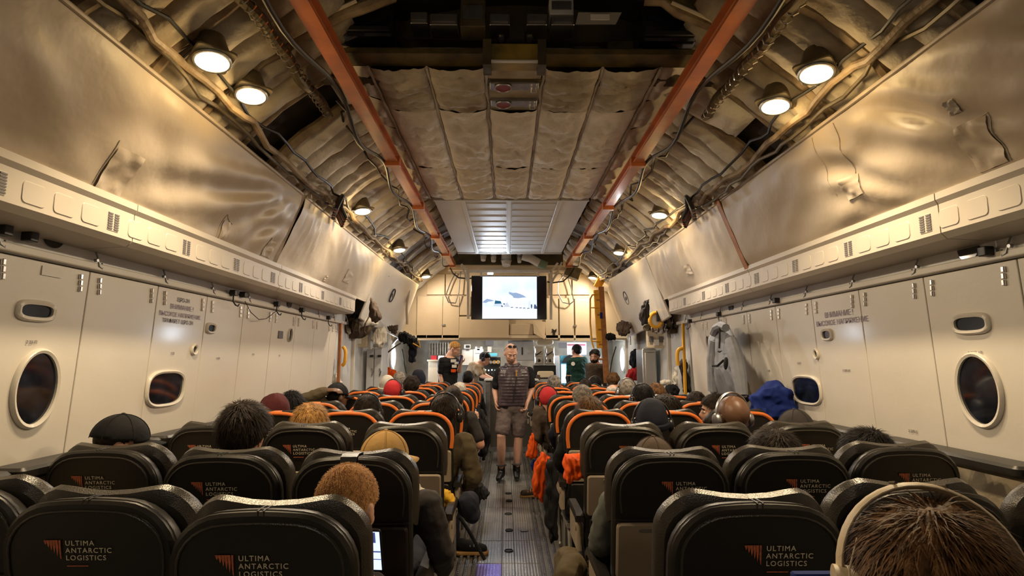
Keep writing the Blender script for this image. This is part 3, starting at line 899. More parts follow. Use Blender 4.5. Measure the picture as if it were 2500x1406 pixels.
build(MB().box(((ba.x + bb.x) / 2, 2.92, bb.z + .003), (bb.x - ba.x - .04, .02, .008)), 'lip', MT['paint_cool'], t, smooth=False)
for px in (1225, 1292):
    c = at(px, 100, 3.02)
    tt = thing('recess_plug', 'grey round cable plug above the olive bracket, %s one' % ('left' if px < 1250 else 'right'), 'plug', c)
    build(MB().cyl(c, c + Vector((0, -.01, .05)), .026, 12), 'body', MT['black'], tt)
    build(MB().cyl(c + Vector((0, -.02, -.005)), c + Vector((0, -.005, .02)), .018, 12), 'cap', MT['metal'], tt)
for i, (xa, xb, ya, yb, mat, lab) in enumerate(((1003, 1045, 34, 62, 'steel', 'first from the left'), (1050, 1118, 38, 66, 'steel', 'second from the left'), (1125, 1185, 4, 70, 'lamp_can', 'third, taller and dark'),
                                           (1195, 1245, 38, 66, 'steel', 'fourth from the left'), (1285, 1335, 38, 66, 'steel', 'fifth from the left'), (1340, 1400, 0, 40, 'paint_cool', 'sixth, pale and flat'), (1345, 1402, 45, 66, 'steel', 'seventh, low one'))):
    a = at(xa, ya, 2.90); b = at(xb, yb, 2.90)
    tt = thing('avionics_box', 'small metal equipment box in the dark roof recess, %s' % lab, 'box', ((a.x + b.x) / 2, 2.9, b.z), 'equipment boxes in the roof recess')
    build(MB().rbox(((a.x + b.x) / 2, 2.95, (a.z + b.z) / 2), (b.x - a.x, .14, a.z - b.z), .008), 'body', MT[mat], tt)
    build(MB().box(((a.x + b.x) / 2, 2.875, (a.z + b.z) / 2), ((b.x - a.x) * .8, .006, (a.z - b.z) * .5)), 'face_plate', MT['metal'], tt, smooth=False)
a = at(1405, 60, 2.86); b = at(1515, 28, 2.86)
tt = thing('label_plate', 'tilted shiny metal plate with stickers in the roof recess, right', 'plate', (a.x, 2.86, a.z))
build(MB().add([at(1405, 60, 2.87), at(1503, 60, 2.87), at(1518, 30, 2.82), at(1412, 30, 2.82), at(1405, 62, 2.90), at(1503, 62, 2.90), at(1518, 32, 2.85), at(1412, 32, 2.85)], [(0, 1, 2, 3), (4, 7, 6, 5), (0, 4, 5, 1), (1, 5, 6, 2), (2, 6, 7, 3), (3, 7, 4, 0)]), 'plate', MT['steel'], tt, smooth=False)
build(MB().box(at(1465, 42, 2.82), (.10, .006, .03)), 'sticker', MT['paper'], tt, smooth=False)
for side, xa, xb, ya, yb in (('left', 800, 965, 8, 98), ('right', 1560, 1700, 30, 110)):
    a = at(xa, ya, 3.0); b = at(xb, yb, 3.0)
    tt = thing('duct_box', 'large black duct box in the roof recess beside the %s rail' % side, 'box', ((a.x + b.x) / 2, 3.0, b.z))
    build(MB().rbox(((a.x + b.x) / 2, 3.05, (a.z + b.z) / 2), (b.x - a.x, .2, a.z - b.z), .03), 'body', MT['screen_black'], tt)
    build(MB().rbox(((a.x + b.x) / 2, 2.94, b.z + .03), ((b.x - a.x) * .9, .02, .03), .01), 'lip', MT['black'], tt)
# olive doors (folded hatch leaves) crossing the two upper corners
for s, pp in ((-1, ((690, -20), (860, -8), (870, 2), (800, 33), (672, 78), (640, 60))), (1, ((1620, -10), (1830, -20), (1850, 90), (1790, 76), (1740, 50), (1640, 6)))):
    tt = thing('hatch_leaf', 'olive yellow hatch leaf with a pale edge at the top %s of the roof' % ('left' if s < 0 else 'right'), 'hatch', at(pp[3][0], pp[3][1], 2.75))
    pts = [at(x, y, 2.78) for x, y in pp]
    build(MB().extrude(pts, (0, .05, .02)), 'leaf', MT['olive'], tt, smooth=False)
    e = [at(x, y, 2.77) for x, y in (pp[2:5] if s < 0 else (pp[3:6]))]
    build(MB().tube(e, .010, 6), 'edge_strip', MT['bulk_pale'], tt)
# rear closing wall behind the camera
build(MB().box((XC, Y0 - .05, 1.7), (4.4, .1, 3.9)), 'wall_back', MT['paint_plain'], smooth=False, kind='structure')

# ---------------------------------------------------------------- orange crane rails, hangers and cables
RZ, RX = 3.07, .95
for s, px0, px1 in ((-1, 752, 1097), (1, 1812, 1388)):
    side = 'left' if s < 0 else 'right'
    t = thing('crane_rail', 'long orange overhead crane rail on the %s' % side, 'rail', (XC + s * RX, .5, RZ))
    yend = 9.35
    prof = [(-.038, .045), (.038, .045), (.038, .033), (.012, .026), (.012, -.022), (.040, -.030), (.040, -.045), (-.040, -.045), (-.040, -.030), (-.012, -.022), (-.012, .026), (-.038, .033)]
    ys = [.3, 2.0, 4.26, 4.3, 5.85, 5.9, 7.15, 7.2, yend]
    build(MB().loft([[(XC + s * RX + x * 1.0, yy, RZ + z) for x, z in prof] for yy in (.3, yend)]), 'beam', MT['rail'], t, angle=30)
    for yy in (4.3, 5.6, 7.0, 8.2, 9.2):
        b = build(MB().rbox((XC + s * RX, yy, RZ - .03), (.115, .06, .075), .008), 'joint_bracket', MT['rail'], t)
        build(MB().tube([(XC + s * (RX + .02), yy, RZ), (XC + s * (RX + .05), yy, RZ + .15), (XC + s * (RX + .05), yy, RZ + .27)], .018, 8), 'hanger', MT['frame_brown'], t)
    # black cable festooned under the rail
    pts = []
    ps = [1.6, 2.4, 3.1, 3.75, 4.3, 4.9, 5.6, 6.3, 7.0, 7.6, 8.2, 8.9, 9.3]
    for i, yy in enumerate(ps):
        sag = 0 if i % 2 == 0 else .10
        pts.append(Vector((XC + s * (RX + .07 + (.05 if i % 2 else 0)), yy, RZ - .03 - sag * .6)))
    sm = []
    for i in range(len(pts) - 1):
        p0, p1 = pts[max(i - 1, 0)], pts[i]; p2 = pts[i + 1]; p3 = pts[min(i + 2, len(pts) - 1)]
        for k in range(6):
            u = k / 6
            sm.append(.5 * ((2 * p1) + (p2 - p0) * u + (2 * p0 - 5 * p1 + 4 * p2 - p3) * u * u + (3 * p1 - p0 - 3 * p2 + p3) * u ** 3))
    build(MB().tube(sm + [pts[-1]], .013, 8), 'festoon_cable', MT['black'], cat='cable', label='black power cable festooned along the %s orange rail' % side)

def wavy(pts, n, amp, seed):
    out = []
    for i in range(len(pts) - 1):
        for k in range(n):
            p = pts[i].lerp(pts[i + 1], k / n)
            out.append(p + Vector((noise.noise(p * 4 + Vector((seed, 0, 0))), noise.noise(p * 4 + Vector((0, seed, 0))), noise.noise(p * 4 + Vector((0, 0, seed))))) * amp)
    return out + [pts[-1]]
# wrapped wiring looms along the lamp lines and along the arch
for s in (-1, 1):
    side = 'left' if s < 0 else 'right'
    t = thing('wiring_loom', 'thick taped wiring loom running along the %s row of lamps' % side, 'cable', (XC + s * 1.5, 1.0, 2.80))
    base = [Vector((XC + s * 1.50, yy, 2.83 - .04 * (yy > 3.2) * (yy < 4.6))) for yy in (.8, 1.8, 2.6, 3.3, 4.2, 5.2, 6.2, 7.2, 8.2, 9.6)]
    build(MB().tube(wavy(base, 6, .05, 3 + s), .020, 8), 'loom', MT['frame_brown'], t)
    build(MB().tube(wavy([p + Vector((s * .04, 0, -.02)) for p in base], 6, .06, 9 + s), .011, 6), 'thin_cable', MT['lamp_can'], t)
    build(MB().tube(wavy([p + Vector((-s * .05, 0, .05)) for p in base], 6, .07, 19 + s), .009, 6), 'thin_cable', MT['black'], t)
    t2 = thing('wiring_loom', 'fat ribbed wiring loom above the nearest %s lamps' % side, 'cable', (XC + s * 1.2, 1.0, 3.08))
    b2 = [Vector((XC + s * 1.20, yy, 3.06)) for yy in (1.0, 1.8, 2.4, 3.0, 3.5)]
    build(MB().tube(wavy(b2, 8, .04, 31 + s), .026, 8), 'loom', MT['lamp_can'], t2)
    wr = MB()
    for k in range(40):
        yy = 1.1 + k * .06
        q = Vector((XC + s * 1.20, yy, 3.06))
        wr.tube([q + Vector((.028 * math.cos(a), .006 * math.sin(a * 2), .028 * math.sin(a))) for a in [2 * PI * i / 8 for i in range(9)]], .004, 5)
    build(wr, 'wrap_ties', MT['chrome'], t2, kind='stuff')
    t3 = thing('wiring_loom', 'thin cable looping along the %s arch behind the orange rail' % side, 'cable', (XC + s * 1.15, 4, 3.1))
    b3 = [Vector((XC + s * 1.16, yy, 3.12)) for yy in (3.4, 4.2, 5.0, 5.8, 6.6, 7.4, 8.2, 9.0)]
    build(MB().tube(wavy(b3, 6, .09, 41 + s), .009, 6), 'cable', MT['black'], t3)
    t4 = thing('hose_bundle', 'tangle of dark red hoses behind the %s cover joint' % side, 'hose', (XC + s * 1.5, 4.6, 2.72))
    for k in range(5):
        q = Vector((XC + s * (1.42 + .03 * k), 4.55 + .08 * k, 2.80))
        build(MB().tube([q + Vector((0, -.1, -.10)), q + Vector((-s * .03, -.05, .02 + .02 * k)), q + Vector((0, .06, .06)), q + Vector((s * .03, .13, -.02)), q + Vector((0, .18, -.1))], .018, 8), 'hose', mk('red_hose', (.16, .02, .02), .3) if k % 2 else MT['black'], t4)

# ---------------------------------------------------------------- flood lamps
def lamp(s, q, p):
    lab = ['nearest, very bright', 'second, just beyond the nearest', 'third, over the joint of the covers', 'fourth', 'fifth, at the front bulkhead'][q]
    t = thing('flood_lamp', 'round warm flood lamp on the %s arch: %s' % ('left' if s < 0 else 'right', lab), 'lamp', p, 'warm flood lamps under the arch')
    ax = Vector((-s * .15, -.15, -1)).normalized()
    r = .068
    Rm = ax.to_track_quat('Z', 'Y').to_matrix()
    build(MB().rbox(p - ax * .012, (.17, .17, .012), .02, Rm), 'bracket_plate', MT['lamp_can'], t)
    build(MB().tube([p - ax * .14, p - ax * .12, p - ax * .05, p - ax * .005], [.03, .055, r + .004, r + .008], 20), 'housing', MT['lamp_can'], t)
    build(MB().tube([p + Rm @ Vector(((r + .006) * math.cos(a), (r + .006) * math.sin(a), .004)) for a in [2 * PI * i / 24 for i in range(25)]], .008, 6), 'bezel', MT['metal'], t)
    build(MB().loft([[p + ax * d + Rm @ Vector((rr * math.cos(a), rr * math.sin(a), 0)) for a in [2 * PI * i / 24 for i in range(24)]] for d, rr in ((.0, r), (.010, r * .9), (.016, r * .6), (.018, r * .2))]), 'lens', MT['lens'], t)
    build(MB().tube([p - ax * .10 + Vector((s * .03, 0, 0)), p + Vector((s * .10, .02, .06)), p + Vector((s * .16, .0, -.02))], .007, 6), 'lead', MT['lamp_can'], t)
for s, q, p in LAMPS: lamp(s, q, p)
# ================================================================ SEATS
# local frame: origin on the floor under the back, rear face of the back top at y=0, facing +y
SEATZ = 1.145
def tilt(z): return (1.15 - z) * .20
def outline(w, z0, z1, r, n=7, crown=.012):
    pts = [(-w / 2 * .97, z0), (-w / 2, z0 + .06), (-w / 2, z1 - r)]
    for i in range(1, n + 1):
        a = PI - PI / 2 * i / n
        pts.append((-w / 2 + r + r * math.cos(a), z1 - r + r * math.sin(a) + crown * (i / n) ** 2 * .6))
    top = [(x, z) for x, z in pts]
    k = 3
    mid = [(-w / 2 + r + (w - 2 * r) * i / (k + 1), z1 + crown * .6 + crown * .4 * math.sin(PI * i / (k + 1))) for i in range(1, k + 1)]
    right = [(-x, z) for x, z in reversed(pts)]
    return pts + mid + right
def inset(pts, d):
    cx = 0; zs = [p[1] for p in pts]; zc = (min(zs) + max(zs)) / 2; hh = (max(zs) - min(zs)) / 2
    hw = max(abs(p[0]) for p in pts)
    return [(x * (hw - d) / hw, zc + (z - zc) * (hh - d) / hh) for x, z in pts]
def shear(pts, y): return [Vector((x, y + tilt(z), z)) for x, z in pts]

def back_mesh(w, z0, z1, r, th):
    o = outline(w, z0, z1, r)
    rings = [shear(inset(o, d), y) for d, y in ((.034, .004), (.022, .004), (.010, .006), (.002, .016), (0, .03), (.002, th - .03), (.014, th - .006), (.04, th))]
    return MB().loft(rings)
def headrest_mesh():
    # winged cushion: crest dips a little in the middle, wings come forward
    n = 15; rings = []
    for fy, dz, ins in ((.0, -.012, .02), (.012, .0, .004), (.035, .004, 0), (.06, .0, .004), (.075, -.014, .02)):
        r = []
        o = outline(.475, .86, SEATZ + .022, .115)
        for x, z in inset(o, ins):
            wing = (abs(x) / .2375) ** 3
            zz = z + dz * (z > 1.0)
            if z > 1.10: zz -= .024 * math.cos(min(1, abs(x) / .15) * PI / 2)
            r.append(Vector((x, .082 + fy + tilt(z) + .03 * wing, zz)))
        rings.append(r)
    return MB().loft(rings)
def rim_path(w, z0, z1, r, y, d):
    o = inset(outline(w, z0, z1, r), d)
    return [Vector((x, y + tilt(z), z)) for x, z in o]
def rim_band(w, z0, z1, r, d0, d1, y):
    a = rim_path(w, z0, z1, r, y, d0); b = rim_path(w, z0, z1, r, y + .022, d1); n = len(a)
    vs = a + b
    return MB().add(vs, [(i, i + 1, n + i + 1, n + i) for i in range(n - 1)])

logo_me = text_mesh('ULTIMA\nANTARCTIC\nLOGISTICS', .0190, 1.18, 1.04, 'LEFT', .0004)
def emblem():
    m = MB()
    n = 6
    for i in range(n):
        x1 = -.006 - i * .0074; x0 = x1 - .0048
        h = .046 * (1 - i / n) + .004
        top = 0; sl = .009
        # leaf-shaped slanted bar hanging from the top line
        pts = [(x0 - sl * .2, top), (x1, top), (x1 + .001, top - h * .45), (x1 - .0008, top - h * .85), (x1 - .0022, top - h), (x0 + .0004, top - h * .55)]
        if i == 0: pts = [(x0, top), (x1, top), (x1, top - h), (x1 - .002, top - h * .98), (x0 + .0004, top - h * .6)]
        vs = [(x, .0, z) for x, z in pts] + [(x, .0008, z) for x, z in pts]
        k = len(pts)
        m.add(vs, [tuple(range(k)), tuple(range(2 * k - 1, k - 1, -1))] + [(j, (j + 1) % k, k + (j + 1) % k, k + j) for j in range(k)])
    return m

def make_seat(kind):
    """kind: 'black' or 'orange'; parts hang on an Empty"""
    t = thing('airline_seat', 'x', 'seat', (0, 0, 0))
    o = {}
    o['backrest'] = build(back_mesh(.455, .44, SEATZ, .13, .085), 'backrest', MT['leather'], t, world=False, subsurf=0)
    o['headrest'] = build(headrest_mesh(), 'headrest', MT['leather'] if kind == 'orange' else MT['leather_rim'], t, world=False)
    if kind == 'black':
        o['rim'] = build(rim_band(.455, .905, SEATZ, .13, .024, -.0015, .0035), 'leather_edge', MT['leather_rim'], t, world=False, angle=180)
        rp = rim_path(.455, .905, SEATZ, .13, .0015, .027)
        build(MB().tube(rp, .0035, 6), 'piping', MT['leather_rim'], o['backrest'], world=False)
    else:
        rp = rim_path(.455, .905, SEATZ, .13, .003, .006)
        build(MB().tube(rp, .0125, 8), 'orange_trim', MT['orange'], t, world=False)
        build(MB().rbox((0, .055, SEATZ + .008), (.05, .09, .018), .006), 'headrest_tab', MT['orange'], t, world=False)
    # centre stitch over the crest
    for dx in (-.007, .007):
        build(MB().tube([Vector((dx, y, SEATZ + .0145 - abs(y - .04) * .1)) for y in (.012, .03, .05, .07)], .0016, 5), 'stitching', MT['leather'], o['backrest'], world=False)
    # cover lower edge
    build(MB().box((0, tilt(.905) - .001, .905), (.44, .008, .006)), 'cover_hem', MT['leather'], o['backrest'], world=False, smooth=False)
    # tray table folded on the back
    tr = build(MB().rbox((0, tilt(.79) - .004, .785), (.430, .225, .022), .018, Matrix.Rotation(PI / 2 + .2, 3, 'X')), 'tray_table', MT['tray'], t, world=False)
    build(MB().rbox((-.03, tilt(.865) - .017, .868), (.20, .016, .004), .007, Matrix.Rotation(PI / 2 + .2, 3, 'X')), 'notice_strip', MT['seat_metal'], tr, world=False)
    build(MB().rbox((0, tilt(.905) - .018, .895), (.07, .03, .014), .006, Matrix.Rotation(PI / 2 + .2, 3, 'X')), 'tray_latch', MT['tray'], tr, world=False)
    build(MB().rbox((0, tilt(.56) - .012, .57), (.40, .19, .02), .02, Matrix.Rotation(PI / 2 + .2, 3, 'X')), 'seat_pocket', MT['leather'], t, world=False)
    cu = MB().rbox((0, .40, .425), (.455, .46, .11), .05)
    build(cu, 'seat_cushion', MT['leather'], t, world=False)
    build(MB().box((0, .38, .355), (.44, .40, .03)), 'seat_pan', MT['seat_metal'], t, world=False, smooth=False)
    for x in (-.20, .20):
        build(MB().tube([(x, .22, .34), (x, .10, .02), (x, .06, .006)], .016, 8), 'leg', MT['seat_metal'], t, world=False)
        build(MB().tube([(x, .50, .34), (x, .56, .02), (x, .60, .006)], .016, 8), 'leg', MT['seat_metal'], t, world=False)
    return t
def add_armrest(t, x):
    a = build(MB().loft([[Vector((x + dx, y, z + dz)) for dx, dz in ((-.024, -.018), (.024, -.018), (.026, .0), (.020, .016), (-.020, .016), (-.026, .0))]
                         for y, z in ((.10, .655), (.14, .668), (.30, .668), (.46, .664), (.50, .648), (.515, .62))]), 'armrest', MT['leather'], t, world=False)
    build(MB().rbox((x, .30, .56), (.03, .36, .17), .02), 'arm_side', MT['tray'], a, world=False)
    build(MB().cyl((x - .02, .16, .60), (x + .02, .16, .60), .022, 12), 'arm_pivot', MT['tray'], a, world=False)
def add_logo(t, dx):
    z = SEATZ - .105
    lm = logo_me.copy()
    Mx = Matrix(((1, 0, 0, dx), (0, -.2, -.98, tilt(z) - .0005), (0, .98, -.2, z), (0, 0, 0, 1)))
    lm.transform(Mx)
    lm.materials.clear(); lm.materials.append(MT['logo_white'])
    o = bpy.data.objects.new('logo_lettering', lm); COL.objects.link(o); o.parent = t
    e = emblem()
    e.v = [(x + dx - .006, y + tilt(z + zz + .012) - .0005, z + zz + .014) for x, y, zz in e.v]
    build(e, 'logo_emblem', MT['logo_red'], t, world=False, smooth=False)
    build(MB().box((dx + .030, tilt(z - .052) - .0005, z - .054), (.055, .001, .0022)), 'logo_line', MT['logo_red'], t, world=False, smooth=False)

PROTO = {}
for kind in ('black', 'orange'):
    for cfg in ('L', 'R'):
        for lg in (0, 1):
            t = make_seat(kind)
            add_armrest(t, .252 if cfg == 'L' else -.252)
            if lg: add_logo(t, -.050 if cfg == 'L' else .012)
            PROTO[(kind, cfg, lg)] = t
COLX = {'A': -1.60, 'B': -1.10, 'C': -.595, 'D': .648, 'E': 1.15, 'F': 1.655}
ROWY = [1.48, 2.28, 3.20, 4.03, 4.87, 5.71, 6.55, 7.40, 8.24, 9.05]
ADJ = {'A1': (-1.62, 1.70), 'B1': (-1.095, 1.55), 'C1': (-.592, 1.43), 'D1': (.645, 1.49), 'E1': (1.185, 1.62), 'F1': (1.74, 1.62),
       'A2': (-1.645, 2.38), 'B2': (-1.10, 2.26), 'C2': (-.585, 2.21), 'D2': (.64, 2.25), 'E2': (1.14, 2.29), 'F2': (1.66, 2.40),
       'A3': (-1.64, 3.22), 'B3': (-1.12, 3.22), 'C3': (-.572, 3.20), 'D3': (.655, 3.16), 'E3': (1.165, 3.18), 'F3': (1.68, 3.22)}
NOLOGO = {'A1', 'F1', 'C2', 'C3', 'C4', 'D4', 'F4', 'C1x'}
SEATS = {}
used = set()
WHERE = {'A': 'window side by the left wall', 'B': 'middle of the left block', 'C': 'aisle side of the left block', 'D': 'aisle side of the right block', 'E': 'middle of the right block', 'F': 'window side by the right wall'}
ORD = 'nearest second third fourth fifth sixth seventh eighth ninth tenth'.split()
for r in range(10):
    for c in 'ABCDEF':
        if (r == 9 and c in 'AF') or (r == 8 and c == 'A'): continue
        key = c + str(r + 1)
        kind = 'black' if r < 3 else 'orange'
        lg = 1 if (r < 4 and key not in NOLOGO) else 0
        x, y = ADJ.get(key, (COLX[c], ROWY[r]))
        pk = (kind, 'L' if c in 'ABC' else 'R', lg)
        lab = ('black leather seat, %s row, %s' if r < 3 else 'black seat with orange trim, %s row, %s') % (ORD[r], WHERE[c])
        if pk not in used:
            used.add(pk); s = PROTO[pk]; s.location = (x, y, 0)
        else:
            s = copy_tree(PROTO[pk], (x, y, 0))
        s['label'] = lab; s['group'] = 'passenger seats'
        SEATS[key] = s
for pk, t in PROTO.items():
    if pk not in used:
        for ch in list(t.children_recursive): bpy.data.objects.remove(ch)
        bpy.data.objects.remove(t)
# strap over the crest of C2, tag on C1 and E1
def strap(key, dx, w, wrap):
    s = SEATS[key]; b = s.location
    vs = []
    for x in (dx - w / 2, dx + w / 2):
        for y, z in ((-.006 + tilt(SEATZ - wrap), SEATZ - wrap), (-.006, SEATZ - .02), (.008, SEATZ + .012), (.04, SEATZ + .019), (.09, SEATZ + .016), (.13, SEATZ + .012)):
            vs.append((b.x + x, b.y + y, z))
    build(MB().add(vs, [(i, i + 1, 7 + i, 6 + i) for i in range(5)]), 'webbing_strap', MT['leather'], s, label='dark strap over the top of the seat')
strap('C2', -.005, .062, .12)
# curved beige latch showing at the lower edge of B1
b1 = SEATS['B1']; bl = b1.location
build(MB().extrude([bl + Vector((-.005 + .048 * math.cos(a), tilt(.92) - .016, .925 + .030 * math.sin(a))) for a in [PI + PI * i / 14 for i in range(15)]], (0, .012, 0)), 'tray_latch', MT['tray'], b1, label='beige half-moon tray latch')
build(MB().rbox(bl + Vector((-.012, tilt(.91) - .022, .908)), (.05, .012, .014), .006), 'latch_knob', MT['tray'], b1)

# C2 carries a plain black flap instead of a bare tray
for ch in SEATS['C2'].children_recursive:
    if ch.name.split('.')[0] in ('tray_table', 'tray_latch', 'notice_strip'):
        ch.material_slots[0].link = 'OBJECT'; ch.material_slots[0].material = MT['leather']
        if ch.name.startswith('tray_table'): ch['label'] = 'tray covered by a black flap'
# ================================================================ FRONT BULKHEAD AND CREW AREA
BY = 10.15
WF = struct('wall_front', loc=(XC, BY, 1.9))
def fpanel(x0, y0, x1, y1, name='bulkhead_panel', mat='bulk', Y=BY, parent=None, th=.03, bev=.006):
    a = at(x0, y0, Y); b = at(x1, y1, Y)
    return build(MB().box(((a.x + b.x) / 2, Y + th / 2, (a.z + b.z) / 2), (abs(b.x - a.x) - .008, th, abs(a.z - b.z) - .008)), name, MT[mat], parent or WF, smooth=False, bevel=bev)
# arched upper sheet
pts = [Vector((XC + 2.27 * math.sin(a), BY + .05, ZC + 2.27 * math.cos(a))) for a in [-1.22 + 2.44 * i / 30 for i in range(31)]]
zlow = at(1250, 830, BY).z
pts = [Vector((XC - 2.12, BY + .05, zlow))] + pts + [Vector((XC + 2.12, BY + .05, zlow))]
build(MB().extrude(pts, (0, .05, 0)), 'arched_sheet', MT['bulk'], WF, smooth=False)
for a in ((1018, 722, 1042, 830), (1042, 722, 1080, 830), (1081, 722, 1121, 830), (1122, 722, 1149, 770), (1365, 727, 1402, 834), (1403, 727, 1442, 834), (1331, 727, 1364, 829), (1244, 790, 1302, 818)):
    fpanel(*a, mat='bulk_pale' if a[0] > 1300 else 'bulk')
for x0, x1 in ((1042, 1086), (1088, 1140), (1345, 1395), (1397, 1440)):
    fpanel(x0, 668, x1, 720, 'upper_panel')
fpanel(1121, 772, 1243, 825, 'canvas_flap', 'bulk', BY - .03)
build(MB().add([at(1301, 782, BY - .02), at(1333, 786, BY - .02), at(1330, 828, BY - .10), at(1303, 814, BY - .06), at(1301, 782, BY), at(1333, 786, BY), at(1330, 828, BY), at(1303, 814, BY)],
      [(0, 1, 2, 3), (4, 7, 6, 5), (0, 4, 5, 1), (1, 5, 6, 2), (2, 6, 7, 3), (3, 7, 4, 0)]), 'canvas_flap', MT['bulk'], WF, smooth=False)
for x, y in ((1083, 793), (1404, 795)):
    build(MB().rbox(at(x, y, BY - .02), (.06, .02, .03), .006), 'door_latch', MT['metal'], WF)
t = thing('punched_hole_patch', 'torn black hole patch on the cream panel right of the screen', 'patch', at(1352, 812, BY - .01))
build(MB().extrude([at(1352 + dx, 808 + dy, BY - .012) for dx, dy in ((-4, -6), (2, -2), (7, -6), (6, 2), (3, 5), (4, 11), (-2, 8), (-1, 2), (-6, 4), (-3, -1))], (0, .008, 0)), 'patch', MT['black'], t, smooth=False)
# dark upper gap and ducts over the screen
build(MB().box((XC - .05, 9.7, 3.22), (1.9, .06, .20)), 'duct_gap', MT['recess'], WF, smooth=False)
build(MB().box((XC - .05, 9.55, 3.03), (2.0, .10, .06)), 'duct_shelf', MT['bulk'], WF, smooth=False)
for i, (px, py, r) in enumerate(((1180, 628, .05), (1205, 630, .05), (1236, 640, .085), (1268, 632, .04))):
    c = at(px, py, 9.45)
    t = thing('air_duct', 'short pale air duct stub over the screen, %s from the left' % ('first', 'second', 'third and largest', 'fourth')[i], 'duct', c, 'duct stubs over the screen')
    build(MB().tube([c + Vector((0, 0, .14)), c + Vector((0, 0, .02)), c + Vector((0, -.03, -.06))], [r, r, r * .8], 14), 'pipe', MT['paint_plain'], t)
    build(MB().tube([c + Vector((0, 0, .05)), c + Vector((0, 0, .02))], r * 1.12, 14), 'collar', MT['metal'], t)
c0, c1 = at(1275, 625, 9.4), at(1335, 650, 9.4)
t = thing('flexible_duct', 'fat white flexible duct with green section over the screen', 'duct', c1)
build(MB().tube([c0, c0.lerp(c1, .35) + Vector((0, 0, .02)), c0.lerp(c1, .7)], .07, 12), 'hose', MT['paint_plain'], t)
build(MB().tube([c0.lerp(c1, .7), c1], .075, 12), 'sleeve', mk('duct_green', (.16, .22, .14), .5), t)

# television and its white frame
TY = 9.25
a, b = at(1151, 673, TY), at(1335, 780, TY)
t = thing('television', 'wide black television showing white snow field with tents and mountain', 'television', ((a.x + b.x) / 2, TY, b.z))
build(MB().rbox(((a.x + b.x) / 2, TY + .03, (a.z + b.z) / 2), (b.x - a.x, a.z - b.z, .05), .012, Matrix.Rotation(PI / 2, 3, 'X')), 'casing', MT['screen_black'], t)
sa, sb = at(1178, 675, TY - .002), at(1311, 778, TY - .002)
def screen_mat():
    m = bpy.data.materials.new('screen_picture'); m.use_nodes = True
    nt = m.node_tree; bb = nt.nodes['Principled BSDF']
    bb.inputs['Base Color'].default_value = (.02, .02, .02, 1); bb.inputs['Roughness'].default_value = .2
    tc = nt.nodes.new('ShaderNodeTexCoord'); n = nt.nodes.new('ShaderNodeTexNoise'); n.inputs['Scale'].default_value = 3
    nt.links.new(tc.outputs['Object'], n.inputs['Vector'])
    r = nt.nodes.new('ShaderNodeValToRGB'); r.color_ramp.elements[0].color = (.62, .72, .95, 1); r.color_ramp.elements[1].color = (.86, .91, 1, 1)
    r.color_ramp.elements[0].position = .3; r.color_ramp.elements[1].position = .7
    nt.links.new(n.outputs[0], r.inputs[0]); nt.links.new(r.outputs[0], bb.inputs['Emission Color'])
    bb.inputs['Emission Strength'].default_value = 1.3
    return m
build(MB().add([sa, Vector((sb.x, sa.y, sa.z)), sb, Vector((sa.x, sa.y, sb.z))], [(0, 1, 2, 3)]), 'screen', screen_mat(), t, smooth=False)
def glowm(n, c): return mk(n, (.02, .02, .02), .3, emit=c, emit_s=1.0)
GS, GM, GT, GD = glowm('screen_snow', (.95, .97, 1.0)), glowm('screen_mountain', (.32, .45, .68)), glowm('screen_teal', (.01, .12, .25)), glowm('screen_dark', (.06, .10, .2))
def onscreen(poly, mat, d=.004, name='screen_shape'):
    build(MB().add([at(1000 + x / 5, 640 + y / 5, TY - d) for x, y in poly], [tuple(range(len(poly)))]), name, mat, t, smooth=False)
onscreen([(888, 535), (1556, 572), (1556, 690), (888, 688)], GS, .0035)
onscreen([(1210, 362), (1260, 375), (1300, 372), (1350, 388), (1390, 405), (1425, 430), (1380, 432), (1330, 440), (1270, 436), (1255, 410), (1215, 388)], GM)
onscreen([(888, 490), (920, 462), (945, 446), (985, 455), (1035, 470), (1000, 478), (960, 482), (930, 498)], GM)
onscreen([(1046, 463), (1060, 470), (1110, 474), (1124, 505), (1036, 508)], GT)
onscreen([(1036, 508), (1124, 505), (1128, 545), (1020, 535)], glowm('screen_tent', (.70, .80, .95)))
onscreen([(1142, 500), (1166, 505), (1160, 520), (1148, 518)], GT)
onscreen([(1190, 488), (1226, 548), (1145, 545)], glowm('screen_tent', (.66, .72, .85)))
onscreen([(1122, 520), (1138, 535), (1138, 548), (1120, 546)], GD)
for x in (1250, 1310, 1355, 1400, 1450):
    onscreen([(x - 16, 548 + (x - 1250) * .06), (x + 10, 546 + (x - 1250) * .06), (x + 16, 554 + (x - 1250) * .06), (x - 14, 556 + (x - 1250) * .06)], GD)
onscreen([(1480, 515), (1496, 515), (1498, 545), (1492, 566), (1484, 566), (1480, 540)], GD)
onscreen([(1522, 515), (1536, 515), (1554, 545), (1554, 570), (1518, 568), (1518, 540)], GD)
onscreen([(1455, 478), (1458, 478), (1458, 560), (1455, 560)], GM); onscreen([(1472, 470), (1474, 470), (1474, 560), (1472, 560)], GM)
t2 = thing('television_stand', 'pale metal frame holding the television under the roof', 'stand', at(1250, 780, TY))
def bar(x0, y0, x1, y1, r=.028, Y=TY - .05, par=None, mat='white_bar'):
    p0, p1 = at(x0, y0, Y), at(x1, y1, Y)
    d = (p1 - p0); L = d.length; R = d.normalized().to_track_quat('Z', 'Y').to_matrix()
    return build(MB().box((p0 + p1) / 2, (r * 1.5, r * 1.5, L), R), 'bar', MT[mat], par or t2, smooth=False, bevel=.003)
bar(1140, 662, 1348, 662); bar(1143, 660, 1143, 778); bar(1346, 660, 1345, 780); bar(1128, 650, 1142, 690, .02); bar(1372, 640, 1347, 690, .02); bar(1346, 662, 1362, 642, .024); bar(1142, 662, 1126, 645, .024)
